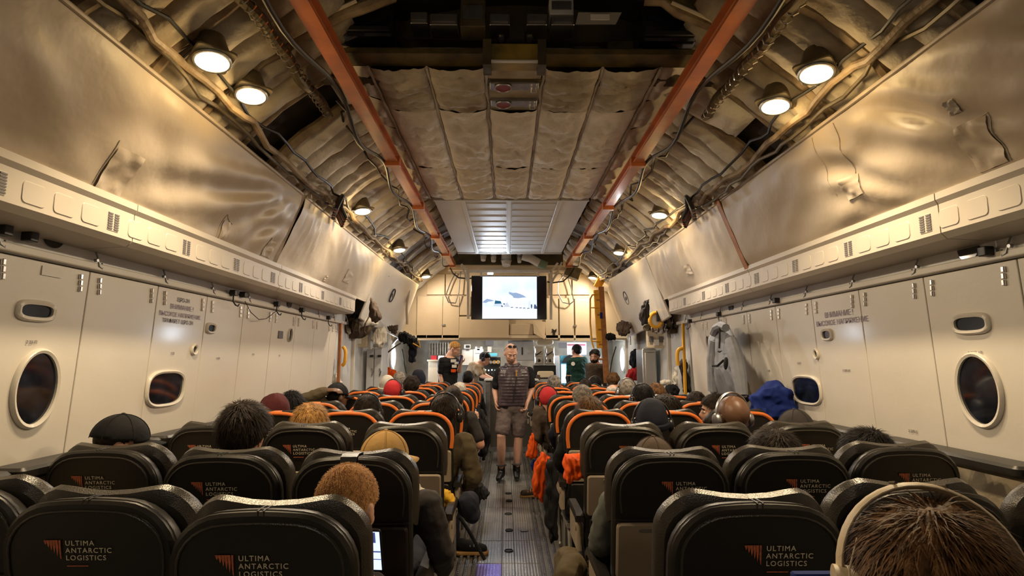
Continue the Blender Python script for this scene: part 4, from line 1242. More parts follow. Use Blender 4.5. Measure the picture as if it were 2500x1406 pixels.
bar(1175, 662, 1175, 675, .02); bar(1314, 662, 1314, 675, .02)
t3 = thing('frame_box', 'small white box on top of the television frame, lit face added', 'lamp', at(1197, 672, TY))
build(MB().rbox(at(1197, 669, TY), (.11, .08, .035), .01), 'body', MT['paper'], t3)
build(MB().box(at(1197, 668, TY - .045), (.09, .006, .025)), 'lens', mk('frame_box_glow', (1, 1, 1), .3, emit=(.85, .93, 1), emit_s=5), t3, smooth=False)  # glowing face added to the box as a cool light source
t3 = thing('dark_roof_box', 'dark metal box hung at the front end of the right rail', 'box', at(1398, 684, 9.6))
build(MB().rbox(at(1398, 666, 9.6), (.26, .25, .19), .02, Matrix.Rotation(.35, 3, 'Y')), 'body', MT['lamp_can'], t3)
for k, pp in enumerate(([(1113, 664), (1100, 690), (1088, 722), (1095, 738), (1112, 740), (1120, 715), (1125, 660)], [(1380, 668), (1362, 690), (1362, 715), (1374, 738), (1392, 742), (1401, 735), (1395, 705), (1383, 668)])):
    q = [at(x, y, BY - .12) for x, y in pp]
    build(MB().tube(wavy(q, 4, .004, k), .010, 6), 'hanging_hose', MT['metal'], cat='hose', label='thin grey hose hanging in a loop %s of the television' % ('left' if k == 0 else 'right'))
q = [at(x, y, TY + .1) for x, y in ((1098, 652), (1106, 668), (1120, 678), (1140, 680), (1152, 679))]
build(MB().tube(wavy(q, 4, .004, 7), .013, 6), 'power_cable', MT['black'], cat='cable', label='black cable from left rail end into the television')
q = [at(x, y, TY + .1) for x, y in ((1402, 655), (1392, 672), (1375, 687), (1350, 690), (1336, 688))]
build(MB().tube(wavy(q, 4, .004, 8), .012, 6), 'power_cable', MT['black'], cat='cable', label='black cable from right rail end into the television')

# crew compartment behind: back wall, shelves, instruments, papers
CY = 11.7
MT['crew_wall'] = mk('crew_wall_grey', (.46, .42, .36), .5, var=(5, .3), bump=(20, .1, .01))
build(MB().box((XC, CY + .05, 1.0), (4.3, .06, 2.2)), 'back_sheet', MT['crew_wall'], WF, smooth=False)
build(MB().box((XC, 11.0, zlow + .06), (4.3, 1.7, .05)), 'soffit', MT['bulk_pale'], WF, smooth=False)
tt = thing('fill_housing', 'slim housing added for the fill light under the crew soffit', 'lamp', (XC, 10.75, 1.87))
build(MB().rbox((XC, 10.75, 1.895), (1.7, .08, .03), .01), 'housing', MT['paint_plain'], tt)  # made-up fixture for the light added to the crew area
def crew(name, label, cat, x0, y0, x1, y1, Y, mat, d=.08, r=.008, extra=None, group=None):
    a, b = at(x0, y0, Y), at(x1, y1, Y)
    t = thing(name, label, cat, ((a.x + b.x) / 2, Y + d / 2, b.z), group)
    build(MB().rbox(((a.x + b.x) / 2, Y + d / 2, (a.z + b.z) / 2), (abs(b.x - a.x), abs(a.z - b.z), d), r, Matrix.Rotation(PI / 2, 3, 'X')), 'body', MT[mat], t)
    return t
t = crew('filing_cupboard', 'cream low cupboard at the left end of the crew area', 'cupboard', 1046, 880, 1090, 1000, 10.5, 'bulk', .4)
build(MB().rbox(at(1068, 880, 10.45), (.36, .10, .03), .01), 'top', MT['bulk'], t)
t = crew('rack_shelf', 'dark wire rack full of tools on the crew area back wall', 'shelf', 1046, 838, 1118, 872, 11.2, 'lamp_can', .2)
for k in range(11):
    p0, p1 = at(1050 + k * 6.3, 836, 11.18), at(1050 + k * 6.3, 866, 11.18)
    build(MB().cyl(p0, p1, .006, 6), 'wire', MT['metal'], t)
for k, c in enumerate(('c_red', 'paper', 'c_red')):
    tt = crew('shelf_box', 'small %s box under the wire rack, %s' % (('red', 'white', 'crimson')[k], ('left', 'centre', 'right')[k]), 'box', 1052 + k * 18, 868, 1066 + k * 18, 879, 10.9, c, .1)
for i, (x0, y0, x1, y1) in enumerate(((1128, 853, 1155, 891), (1156, 852, 1180, 885), (1160, 846, 1178, 862))):
    tt = crew('pinned_paper', 'white paper sheet pinned on the crew back wall, %s of three' % ('left', 'right', 'top tilted one')[i], 'paper', x0, y0, x1, y1, 11.3 - i * .03, 'paper', .006, .002)
    build(MB().rbox(at((x0 + x1) / 2, y0 + 1, 11.28 - i * .03), (.06, .02, .03), .004), 'clip', MT['ink_dark'], tt)
tt = crew('wall_photo', 'small framed dark photo beside the blond man', 'picture', 1133, 841, 1149, 851, 11.2, 'paper', .01)
build(MB().box(at(1142, 846, 11.19), (.08, .004, .05)), 'print', MT['black'], tt, smooth=False)
crew('wall_poster', 'dark square poster on the crew wall above the shelf', 'poster', 1185, 829, 1205, 843, 11.4, 'ink_dark', .01)
crew('wall_poster', 'pale poster with a dark figure below the square poster', 'poster', 1190, 846, 1200, 860, 11.4, 'paper', .01)
crew('binder', 'teal blue binder lying on the shelf over the instruments', 'binder', 1188, 862, 1214, 870, 10.9, 'teal', .2)
t = crew('instrument_panel', 'black instrument panel with round gauges and lit lamps', 'panel', 1170, 872, 1222, 930, 11.0, 'black', .15)
for k in range(3):
    c = at(1198 + k * 9, 884, 10.98)
    g = build(MB().cyl(c, c + Vector((0, -.03, 0)), .034, 18), 'gauge', MT['yellow'] if k else MT['metal'], t)
    build(MB().cyl(c + Vector((0, -.03, 0)), c + Vector((0, -.034, 0)), .026, 18), 'dial', MT['ink_dark'], g)
lampm = mk('panel_lamp', (.8, 1, .9), .3, emit=(.8, 1.0, .9), emit_s=6)
for k in range(4):
    build(MB().ell(at(1185 + k * 8, 903 + (k % 2), 10.97), (.012, .012, .012), 8, 6), 'indicator', lampm, t)
for k in range(12):
    build(MB().cyl(at(1180 + (k % 6) * 7, 912 + (k // 6) * 7, 10.98), at(1180 + (k % 6) * 7, 912 + (k // 6) * 7, 10.95), .010, 8), 'knob', MT['metal'], t)
t = crew('locker', 'grey double door locker behind the walking man', 'locker', 1240, 831, 1303, 881, 10.6, 'paint_cool', .3)
for x0, x1 in ((1241, 1266), (1268, 1302)):
    build(MB().box(((at(x0, 850, 10.58).x + at(x1, 850, 10.58).x) / 2, 10.59, at(0, 856, 10.58).z), (abs(at(x1, 0, 10.58).x - at(x0, 0, 10.58).x), .02, .34)), 'door', MT['paint_cool'], t, smooth=False, bevel=.004)
build(MB().tube([at(1275, 848, 10.56), at(1275, 858, 10.54), at(1275, 866, 10.56)], .012, 8), 'handle', MT['black'], t)
t = crew('dark_shelf_gap', 'dark open shelf over the grey locker', 'shelf', 1246, 819, 1302, 830, 10.5, 'ink_dark', .3)
crew('roll_bag', 'cream rolled bag over the galley boilers', 'bag', 1309, 828, 1352, 842, 10.4, 'bulk_pale', .16, .05)
for k, x in enumerate((1305, 1332)):
    t = crew('galley_boiler', 'steel galley boiler with latched door, %s of the pair' % ('left' if k == 0 else 'right'), 'boiler', x, 845, x + 22, 890, 10.5, 'steel', .3, .01, None, 'galley boilers')
    build(MB().rbox(at(x + 11, 856, 10.48), (.14, .12, .03), .02, Matrix.Rotation(PI / 2, 3, 'X')), 'upper_door', MT['steel'], t)
    lo = build(MB().rbox(at(x + 11, 879, 10.48), (.14, .14, .03), .02, Matrix.Rotation(PI / 2, 3, 'X')), 'lower_door', MT['steel'], t)
    build(MB().ell(at(x + 11, 880, 10.46), (.03, .02, .03), 12, 8), 'tap', MT['black'], lo)
    bar(x + 4, 867, x + 17, 858, .012, 10.44, t, 'black')
t = crew('galley_case', 'black galley case under the boilers', 'case', 1303, 892, 1358, 925, 10.6, 'black', .3)
t = crew('serving_tray', 'shiny cream tray leaning under the galley boilers', 'tray', 1312, 906, 1352, 922, 10.3, 'bulk_pale', .03, .03)
t = crew('coffee_cup', 'dark tall cup standing on the counter by the galley', 'cup', 1309, 915, 1319, 928, 10.0, 'c_brown', .07, .02)
t = crew('door_window_unit', 'teal and black side door unit with bright gap behind the green shirt', 'door', 1368, 868, 1428, 940, 11.2, 'teal', .08)
build(MB().extrude([at(x, y, 11.17) for x, y in ((1372, 886), (1378, 874), (1390, 866), (1400, 868), (1404, 886))], (0, .02, 0)), 'dark_arch', MT['black'], t, smooth=False)
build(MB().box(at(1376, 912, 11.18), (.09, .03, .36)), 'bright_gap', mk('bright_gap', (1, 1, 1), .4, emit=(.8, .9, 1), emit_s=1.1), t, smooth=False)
t = crew('notice_board', 'white notice board with red lettering line above the green shirt', 'notice', 1384, 836, 1432, 866, 11.2, 'paper', .01)
build(MB().box(at(1408, 842, 11.19), (.34, .004, .03)), 'heading', mk('notice_ink', (.45, .12, .2), .6), t, smooth=False)
crew('photo_poster', 'dark landscape photo pinned left of the notice board', 'poster', 1364, 836, 1384, 850, 11.2, 'ink_dark', .01)
t = crew('bench_shelf', 'narrow white shelf in the crew area right of the grey locker', 'shelf', 1355, 868, 1366, 930, 10.9, 'paint_cool', .2)

# counter with lettering, at the end of the aisle
ca, cb = at(1186, 930, 9.75), at(1312, 1096, 9.75)
t = thing('crew_counter', 'dark grey counter at the end of the aisle with cream lettering', 'counter', ((ca.x + cb.x) / 2, 9.9, 0))
build(MB().box(((ca.x + cb.x) / 2, 9.85, ca.z / 2), (cb.x - ca.x, .20, ca.z)), 'front_board', MT['counter'], t, smooth=False, bevel=.005)
build(MB().rbox(((ca.x + cb.x) / 2, 9.95, ca.z + .015), (cb.x - ca.x + .06, .5, .03), .02), 'worktop', MT['paint_cool'], t)
build(MB().rbox((ca.x + .04, 9.74, ca.z / 2 + .02), (.08, .02, ca.z - .08), .005), 'edge_plate', MT['metal'], t)
put_text('ULTIMA\nANTARCTIC\nLOGISTICS', .115, 'lettering', MT['logo_white'], t, (1, 0, 0), (0, 0, 1), at(1263, 997, 9.745) - Vector((.24, 0, .02)), spacing=1.05, line=1.0)
build(MB().box(((ca.x + cb.x) / 2, 9.74, .04), (cb.x - ca.x + .5, .03, .08)), 'kick_plate', MT['metal'], t, smooth=False)
# row of low consoles left and right of the counter keeps the seats' end closed
t = thing('side_console', 'low cream side console behind the last left seats', 'console', (-1.2, 10.6, 0))
build(MB().rbox((-1.3, 10.6, .45), (1.0, .5, .9), .03), 'body', MT['bulk_pale'], t); build(MB().rbox((-1.3, 10.6, .92), (1.04, .54, .03), .02), 'top', MT['bulk'], t)
t = thing('side_console', 'low grey side console behind the last right seats', 'console', (1.35, 10.8, 0))
build(MB().rbox((1.35, 10.9, .45), (1.1, .5, .9), .03), 'body', MT['paint_cool'], t); build(MB().rbox((1.35, 10.9, .92), (1.14, .54, .03), .02), 'top', MT['bulk'], t)

# ---------------------------------------------------------------- left side of the front
t = thing('tall_locker', 'pale blue grey tall double locker on the left, front of the seats', 'locker', at(885, 1000, 8.3))
a, b = at(850, 849, 8.2), at(933, 849, 8.2); a.x = XC - HALF + .07
build(MB().box(((a.x + b.x) / 2, 8.42, a.z / 2), (b.x - a.x, .42, a.z)), 'carcass', MT['paint_cool'], t, smooth=False, bevel=.01)
for x0, x1 in ((896, 913), (915, 932)):
    p0, p1 = at(x0, 850, 8.19), at(x1, 850, 8.19)
    d = build(MB().rbox(((p0.x + p1.x) / 2, 8.195, a.z / 2 + .02), (p1.x - p0.x, a.z - .08, .02), .01, Matrix.Rotation(PI / 2, 3, 'X')), 'door', MT['paint_cool'], t)
    for xx in ((x0 + x1) / 2 + 3,):
        build(MB().tube([at(xx, 900, 8.17), at(xx + 3, 907, 8.15), at(xx, 916, 8.17)], .010, 6), 'handle', MT['metal'], d)
        build(MB().rbox(at(xx, 869, 8.17), (.05, .02, .03), .004), 'lock', MT['black'], d)
def pipe(name, label, cat, pts, Y, r, mat, n=8):
    q = [at(x, y, Y) for x, y in pts]
    lo = min(q, key=lambda v: v.z)
    t = thing(name, label, cat, lo)
    sm = []
    for i in range(len(q) - 1):
        p0, p1, p2, p3 = q[max(i - 1, 0)], q[i], q[i + 1], q[min(i + 2, len(q) - 1)]
        for k in range(5):
            u = k / 5
            sm.append(.5 * ((2 * p1) + (p2 - p0) * u + (2 * p0 - 5 * p1 + 4 * p2 - p3) * u * u + (3 * p1 - p0 - 3 * p2 + p3) * u ** 3))
    build(MB().tube(sm + [q[-1]], r, n), 'tube', MT[mat], t)
    return t
t = pipe('grab_handle', 'orange grab handle on the left door post', 'handle', ((838, 846), (843, 856), (843, 872), (841, 886), (835, 893)), 6.85, .020, 'yellow')
t = thing('door_post', 'orange edged door post at the end of the left wall', 'post', (XC - (HALF - .02), 6.80, 0))
build(MB().box((XC - (HALF - .02), 6.80, .98), (.035, .04, 1.96)), 'post', MT['wood'], t, smooth=False, bevel=.005)
t = pipe('grab_handle', 'yellow grab handle on the right door post', 'handle', ((1668, 850), (1658, 853), (1654, 862), (1654, 880), (1656, 892)), 6.80, .022, 'yellow')
t = thing('door_post', 'yellow door post at the end of the right wall', 'post', (XC + (HALF - .02), 6.80, 0))
build(MB().box((XC + (HALF - .02), 6.80, .98), (.03, .04, 1.96)), 'post', MT['yellow'], t, smooth=False, bevel=.005)
# bundled gear nets over the doors
def bundle(name, label, cat, x0, y0, x1, y1, Y, mats, n, seed, depth=.3):
    rnd = random.Random(seed)
    a, b = at(x0, y0, Y), at(x1, y1, Y)
    t = thing(name, label, cat, ((a.x + b.x) / 2, Y, b.z))
    for k in range(n):
        u, v = rnd.random(), rnd.random()
        c = Vector((a.x + (b.x - a.x) * u, Y + depth * (rnd.random() - .3), a.z + (b.z - a.z) * v))
        r = rnd.uniform(.05, .11)
        m = MB().ell(c, (r * rnd.uniform(.9, 1.7), r, r * rnd.uniform(.5, .9)), 12, 8, Matrix.Rotation(rnd.uniform(-.6, .6), 3, 'Y'))
        m.v = [tuple(Vector(q) + Vector((1, 1, 1)) * noise.noise(Vector(q) * 14 + Vector((seed, 0, 0))) * .03) for q in m.v]
        build(m, 'bag', MT[mats[k % len(mats)]], t)
    for k in range(5):
        p0 = Vector((a.x + (b.x - a.x) * k / 4, Y - .12, a.z + .02)); p1 = Vector((a.x + (b.x - a.x) * (k / 4 * .8 + .1), Y - .12, b.z))
        build(MB().tube(wavy([p0, p0.lerp(p1, .5) + Vector((0, -.06, 0)), p1], 4, .03, k), .010, 6), 'strap', MT['c_brown'], t)
    return t
bundle('gear_net', 'bundle of webbing and dark gear stowed over the left door', 'gear', 835, 772, 905, 815, 7.4, ('c_olive', 'c_brown', 'lamp_can', 'c_white'), 14, 5)
bundle('gear_net', 'bundle of silver foil and webbing stowed over the right door', 'gear', 1580, 780, 1650, 812, 7.4, ('foil', 'c_olive', 'c_white', 'foil'), 14, 9)
t = thing('ear_defender', 'yellow round reel hanging among the gear over the right door', 'reel', at(1600, 797, 7.2))
c = at(1601, 781, 7.2)
build(MB().tube([c + Vector((.075 * math.cos(a), 0, .09 * math.sin(a))) for a in [2 * PI * i / 24 for i in range(25)]], .022, 8), 'ring', MT['yellow'], t)
build(MB().box(c + Vector((.02, -.03, .06)), (.03, .04, .16)), 'clip', MT['black'], t, smooth=False)
build(MB().disc(c, (0, -1, 0), .07, 20), 'core', MT['paper'], t)
for s, x0, x1, y0, y1 in ((-1, 820, 895, 800, 848), (1, 1580, 1640, 806, 850)):
    a, b = at(x0, y0, 7.9), at(x1, y1, 7.9)
    t = thing('equipment_panel', 'pale equipment panel with labels under the gear on the %s' % ('left' if s < 0 else 'right'), 'panel', ((a.x + b.x) / 2, 7.9, b.z))
    build(MB().rbox(((a.x + b.x) / 2, 7.95, (a.z + b.z) / 2), (b.x - a.x, a.z - b.z, .08), .02, Matrix.Rotation(PI / 2, 3, 'X')), 'panel', MT['bulk_pale'], t)
    for k in range(4):
        build(MB().box(at(x0 + 10 + k * (x1 - x0) / 5, (y0 + y1) / 2 + (k % 2) * 8, 7.89), (.06 + .02 * (k % 2), .006, .08)), 'label_sheet', MT['paper' if k % 2 else 'ink_dark'], t, smooth=False)
# cloths, coats and hats hanging
def rag(name, label, cat, px, Y, mat, seed, th=.05, group=None):
    """hanging fabric from a pixel outline"""
    q = [at(x, y, Y) for x, y in px]
    c = sum(q, Vector()) / len(q)
    def ins(f, dy): return [c.lerp(v, f) + Vector((0, dy + .02 * noise.noise(v * 9 + Vector((seed, 0, 0))), 0)) for v in q]
    t = thing(name, label, cat, Vector((c.x, Y, min(v.z for v in q))), group)
    m = MB().loft([ins(.45, -th), ins(.8, -th * .85), ins(1, -th * .2), ins(1, th * .2), ins(.85, th * .6), ins(.5, th * .7)])
    size = max((v - c).length for v in q)
    vx = max(.008, size / 22)
    def fold(v, n):
        g = noise.noise(Vector((v.x * 9 / (size * 4), v.y * 7, v.z * 3.2 / (size * 4)) ) * 3 + Vector((seed, 0, 0)))
        h = abs(noise.noise(Vector((v.x * 16, v.y * 12, v.z * 7)) + Vector((0, seed, 0))))
        return v + n * size * (.16 * g - .13 * h)
    bake(m, 'fabric', MT[mat], t, vx, 1, extra=fold)
    return t
rag('brown_jacket', 'brown jacket sleeve hanging under the left peephole panel', 'jacket', ((904, 724), (912, 732), (920, 746), (926, 764), (931, 780), (922, 788), (906, 784), (903, 765)), 7.0, 'c_brown', 1, .08)
rag('dark_jacket', 'dark grey jacket hanging under the right peephole panel', 'jacket', ((1586, 729), (1574, 735), (1562, 760), (1560, 768), (1568, 795), (1580, 792), (1585, 762)), 6.9, 'c_char', 2, .08)
rag('coat', 'cream crumpled coat hanging over the tall left locker', 'coat', ((922, 800), (940, 796), (946, 812), (942, 838), (930, 852), (912, 846), (908, 830), (914, 812)), 8.0, 'c_white', 3, .12)
rag('dark_bag', 'black angular bag under the left end panel', 'bag', ((946, 796), (972, 792), (972, 804), (966, 817), (958, 814), (948, 806)), 8.3, 'c_brown', 4, .06)
rag('black_coat', 'black shiny coat bundle on hanger, left of the bulkhead', 'coat', ((975, 812), (990, 808), (1005, 818), (1018, 826), (1022, 842), (1012, 852), (1004, 846), (985, 838), (974, 832)), 9.2, 'c_black', 5, .12)
rag('black_trousers', 'dark trousers hanging below the black coat bundle', 'trousers', ((997, 838), (1020, 838), (1017, 866), (1014, 884), (1006, 886), (996, 884)), 9.25, 'c_navy', 6, .05)
t = thing('clothes_hanger', 'yellow clothes hanger at the black coat bundle', 'hanger', at(1022, 850, 9.0))
build(MB().tube([at(1008, 838, 9.0), at(1026, 848, 9.0), at(1022, 830, 9.0)], .012, 6), 'hanger', MT['yellow'], t)
rag('speaker_horn', 'black round hat hanging under the right end panel', 'hat', ((1506, 790), (1516, 782), (1530, 784), (1540, 796), (1536, 812), (1524, 822), (1512, 818), (1505, 806)), 8.4, 'c_brown', 7, .12)
rag('black_bag', 'black bag tucked beside the orange ladder', 'bag', ((1478, 815), (1492, 812), (1504, 818), (1502, 830), (1485, 832), (1477, 826)), 9.3, 'c_black', 8, .1)
rag('orange_jacket', 'orange jacket dumped at the front left porthole', 'jacket', ((932, 894), (945, 893), (968, 908), (966, 922), (945, 920), (932, 926)), 9.2, 'c_orange', 9, .12)
rag('beige_mattress', 'beige padded roll standing by the left door post', 'roll', ((824, 872), (834, 878), (842, 896), (842, 925), (832, 930), (822, 920)), 7.4, 'mattress', 10, .1)
rag('cream_bag', 'glowing cream bag hanging by the yellow right handle', 'bag', ((1652, 888), (1662, 894), (1662, 930), (1652, 944), (1643, 938), (1642, 918), (1646, 898)), 7.4, 'c_white', 11, .1)
rag('grey_striped_jacket', 'grey jacket with pale stripes hung at the end of right wall', 'jacket', ((1664, 876), (1678, 876), (1684, 910), (1689, 960), (1668, 960), (1664, 920), (1658, 905)), 6.85, 'c_char', 12, .06)
rag('red_pack', 'red and black backpack hung by the right porthole', 'backpack', ((1535, 905), (1545, 898), (1556, 896), (1566, 900), (1562, 925), (1545, 930), (1526, 926)), 9.4, 'c_red', 13, .12)
rag('black_pack', 'tall dark backpack with straps above the red pack', 'backpack', ((1540, 858), (1552, 850), (1562, 856), (1564, 890), (1556, 896), (1542, 900), (1536, 880)), 9.45, 'c_navy', 14, .1)
t = thing('steel_cabinet', 'stainless steel cabinet by the right side door', 'cabinet', at(1600, 930, 8.4))
a, b = at(1568, 851, 8.1), at(1618, 851, 8.1); b.x = min(b.x, XC + HALF - .01)
build(MB().box(((a.x + b.x) / 2, 8.3, a.z / 2), (b.x - a.x, .4, a.z)), 'carcass', MT['steel'], t, smooth=False, bevel=.012)
p0, p1 = a + Vector((.03, 0, 0)), b - Vector((.02, 0, 0))
build(MB().rbox(((p0.x + p1.x) / 2, 8.09, a.z / 2 + .1), (p1.x - p0.x, a.z - .3, .03), .02, Matrix.Rotation(PI / 2, 3, 'X')), 'door', MT['steel'], t)
build(MB().cyl(at(1576, 862, 8.06), at(1580, 862, 8.06), .012, 8), 'catch', MT['chrome'], t)
# ladder
LY = 9.3
t = thing('ladder', 'orange and wooden ladder with guard rail at right of the bulkhead', 'ladder', at(1478, 940, LY))
for (x0, y0), (x1, y1), m in (((1456, 708), (1464, 850), 'yellow'), ((1467, 700), (1481, 935), 'wood')):
    p0, p1 = at(x0, y0, LY), at(x1, y1, LY); d = (p1 - p0)
    build(MB().box((p0 + p1) / 2, (.055, .09, d.length), d.normalized().to_track_quat('Z', 'Y').to_matrix()), 'rail', MT[m], t, smooth=False, bevel=.006)
for k in range(5):
    p0, p1 = at(1455 + k * 2, 735 + k * 36, LY + .02), at(1470 + k * 2.2, 731 + k * 36, LY + .02)
    build(MB().box((p0 + p1) / 2, ((p1 - p0).length, .10, .03)), 'rung', MT['wood'], t, smooth=False, bevel=.004)
build(MB().tube([at(x, y, LY - .06) for x, y in ((1460, 716), (1446, 720), (1441, 730), (1441, 790), (1445, 834), (1450, 850))], .014, 8), 'guard_rail', MT['yellow'], t)
build(MB().tube([at(1441, 751, LY - .06), at(1462, 751, LY - .04)], .012, 8), 'guard_bar', MT['yellow'], t)
build(MB().tube([at(1445, 833, LY - .06), at(1466, 833, LY - .04)], .012, 8), 'guard_bar', MT['yellow'], t)
build(MB().box(at(1468, 770, LY - .06), (.04, .01, .10)), 'sticker', MT['c_blue'], t, smooth=False)
t = thing('foam_pad', 'yellow foam pad at the top of the orange ladder', 'pad', at(1465, 700, 9.5))
build(MB().rbox(at(1463, 692, 9.5), (.13, .05, .16), .02, Matrix.Rotation(.5, 3, 'Y')), 'pad', MT['yellow'], t)
# straps on the end panels
pipe('hanging_strap', 'tan strap with white buckle on the left end panel', 'strap', ((1001, 690), (997, 720), (993, 748), (994, 792)), 8.9, .018, 'mattress')
pipe('diagonal_tube', 'grey diagonal tube by the left porthole', 'tube', ((924, 878), (965, 846), (978, 838)), 9.0, .012, 'lamp_can')
pipe('vertical_rod', 'thin dark rod on the right wall near the porthole', 'rod', ((1504, 846), (1494, 880), (1489, 915)), 9.5, .010, 'black')
pipe('vertical_rod', 'thin dark rod on the left wall right of the porthole', 'rod', ((982, 852), (988, 890), (992, 912)), 9.5, .010, 'black')
# ================================================================ PEOPLE
def rotm(yaw=0, pitch=0, roll=0):
    """yaw: turn left positive (about Z), pitch: nod down positive, roll: tilt to the right positive"""
    return Matrix.Rotation(yaw, 3, 'Z') @ Matrix.Rotation(-pitch, 3, 'X') @ Matrix.Rotation(roll, 3, 'Y')
def head_skin(m, c, R, neck, s=1.0, nr=.056):
    L = lambda x, y, z: c + R @ (Vector((x, y, z)) * s)
    def E(p, r, Q=None): m.ell(L(*p), tuple(q * s for q in r), 16, 11, R if Q is None else R @ Q)
    E((0, -.012, .030), (.076, .096, .090)); E((0, .020, -.025), (.064, .070, .078)); E((0, .040, -.078), (.043, .046, .034))
    E((0, .074, .026), (.052, .018, .012)); E((0, .083, -.060), (.024, .013, .012))
    E((.034, .060, -.022), (.024, .022, .020)); E((-.034, .060, -.022), (.024, .022, .020))
    m.cap(L(0, .086, .014), L(0, .108, -.024), .009 * s, .0135 * s, 8); E((0, .094, -.030), (.020, .013, .010))
    for q in (-1, 1): E((q * .079, -.006, -.010), (.010, .021, .032), Matrix.Rotation(q * .25, 3, 'Z'))
    m.cap(L(0, -.022, -.045), neck, nr * s, nr * 1.12 * s, 14)
def face_parts(t, c, R, s=1.0, brow='h_dark', beard=None, closed=False):
    L = lambda x, y, z: c + R @ (Vector((x, y, z)) * s)
    for q in (-1, 1):
        e = MB().ell(L(q * .031, .0765, .004), (.0125 * s, .010 * s, (.004 if closed else .0085) * s), 10, 7, R)
        eo = build(e, 'eye', mk('eye_white', (.6, .56, .52), .3), t)
        build(MB().ell(L(q * .031, .0855, .003), (.0055 * s, .003 * s, .0055 * s), 8, 6, R), 'iris', MT['h_dark'], eo)
        build(MB().tube([L(q * .013, .0935, .025), L(q * .030, .0945, .031), L(q * .049, .080, .025)], .0042 * s, 6), 'eyebrow', MT[brow], t)
    build(MB().tube([L(-.022, .0905, -.058), L(0, .0975, -.060), L(.022, .0905, -.058)], .0028 * s, 6), 'mouth', mk('lip', (.30, .10, .08), .5), t)
    if beard:
        m = MB()
        n = 24
        rings = []
        for j in range(9):
            v = j / 8; r = []
            for i in range(n + 1):
                u = i / n * 2 - 1
                a = u * 1.5
                z = -.052 - .058 * v + .05 * abs(u) ** 2 * (1 - v * .5)
                rad = (.074 - .024 * v ** 2)
                y = .020 + (.066 + .018 * (1 - abs(u))) * math.cos(a) * (1 - .25 * v) ; x = rad * math.sin(a) * .93
                r.append(L(x, y, z) + R @ Vector((0, 0, 0)))
            rings.append(r)
        m.loft(rings, False, False)
        o = build(m, 'beard', MT[beard], t); q = o.modifiers.new('s', 'SOLIDIFY'); q.thickness = .008 * s; q.offset = 0
        build(MB().tube([L(-.030, .0885, -.050), L(-.012, .100, -.043), L(.012, .100, -.043), L(.030, .0885, -.050)], .006 * s, 6), 'moustache', MT[beard], t)
def shell_part(t, c, R, rad, ctr, keep, name, mat, s=1.0, th=.008, amp=.0, freq=30, nu=44, nv=30, seed=0, stretch=None):
    """part of an ellipsoid shell kept where keep(x,y,z) holds"""
    vs = []; idx = {}; fs = []
    def P(i, j):
        a = -PI / 2 + PI * j / nv; b = 2 * PI * (i % nu) / nu
        return Vector((ctr[0] + rad[0] * math.cos(a) * math.cos(b), ctr[1] + rad[1] * math.cos(a) * math.sin(b), ctr[2] + rad[2] * math.sin(a)))
    def vid(i, j):
        k = (i % nu, j)
        if k not in idx:
            p = P(*k)
            if amp:
                n = noise.noise(Vector((p.x * freq, p.y * freq, p.z * freq * .5)) + Vector((seed, 0, 0)))
                n += .6 * noise.noise(Vector((math.atan2(p.x, p.y) * 9, p.z * 12, seed)))
                p = p + (p - Vector(ctr)).normalized() * amp * n
            if stretch: p = stretch(p)
            idx[k] = len(vs); vs.append(c + R @ (p * s))
        return idx[k]
    for j in range(nv):
        for i in range(nu):
            q = (P(i, j) + P(i + 1, j + 1)) / 2
            if keep(q.x, q.y, q.z):
                fs.append((vid(i, j), vid(i + 1, j), vid(i + 1, j + 1), vid(i, j + 1)))
    m = MB(); m.add(vs, fs)
    o = build(m, name, MT[mat], t, angle=180)
    q = o.modifiers.new('s', 'SOLIDIFY'); q.thickness = th * s; q.offset = -1
    return o
def hair(t, c, R, style, mat, s=1.0, seed=0):
    hl = lambda x, y, z: z > .070 + .78 * (y - .085) and not (abs(x) > .068 and z < .03 and y > -.035)
    if style == 'buzz': shell_part(t, c, R, (.0795, .1, .0935), (0, -.012, .030), lambda x, y, z: z > .062 + .74 * (y - .085), 'hair', mat, s, .006, .0012, 80, seed=seed)
    elif style == 'short': shell_part(t, c, R, (.085, .107, .100), (0, -.014, .032), hl, 'hair', mat, s, .012, .006, 30, seed=seed)
    elif style == 'thin': shell_part(t, c, R, (.080, .101, .092), (0, -.014, .030), lambda x, y, z: hl(x, y, z) and z < .085 + .02 * noise.noise(Vector((x * 40, y * 40, seed))), 'hair', mat, s, .008, .003, 40, seed=seed)
    elif style == 'full': shell_part(t, c, R, (.096, .118, .108), (0, -.016, .032), lambda x, y, z: z > .055 + .85 * (y - .085), 'hair', mat, s, .018, .012, 24, seed=seed)
    elif style == 'messy': shell_part(t, c, R, (.092, .114, .108), (0, -.014, .034), hl, 'hair', mat, s, .016, .018, 42, seed=seed)
    elif style == 'long':
        def st(p):
            p = p.copy()
            if p.z < 0: p.z *= 2.3; p.y -= .02
            return p
        shell_part(t, c, R, (.096, .116, .106), (0, -.018, .030), lambda x, y, z: z > .05 + 1.5 * (y - .06), 'hair', mat, s, .018, .010, 26, seed=seed, stretch=st)
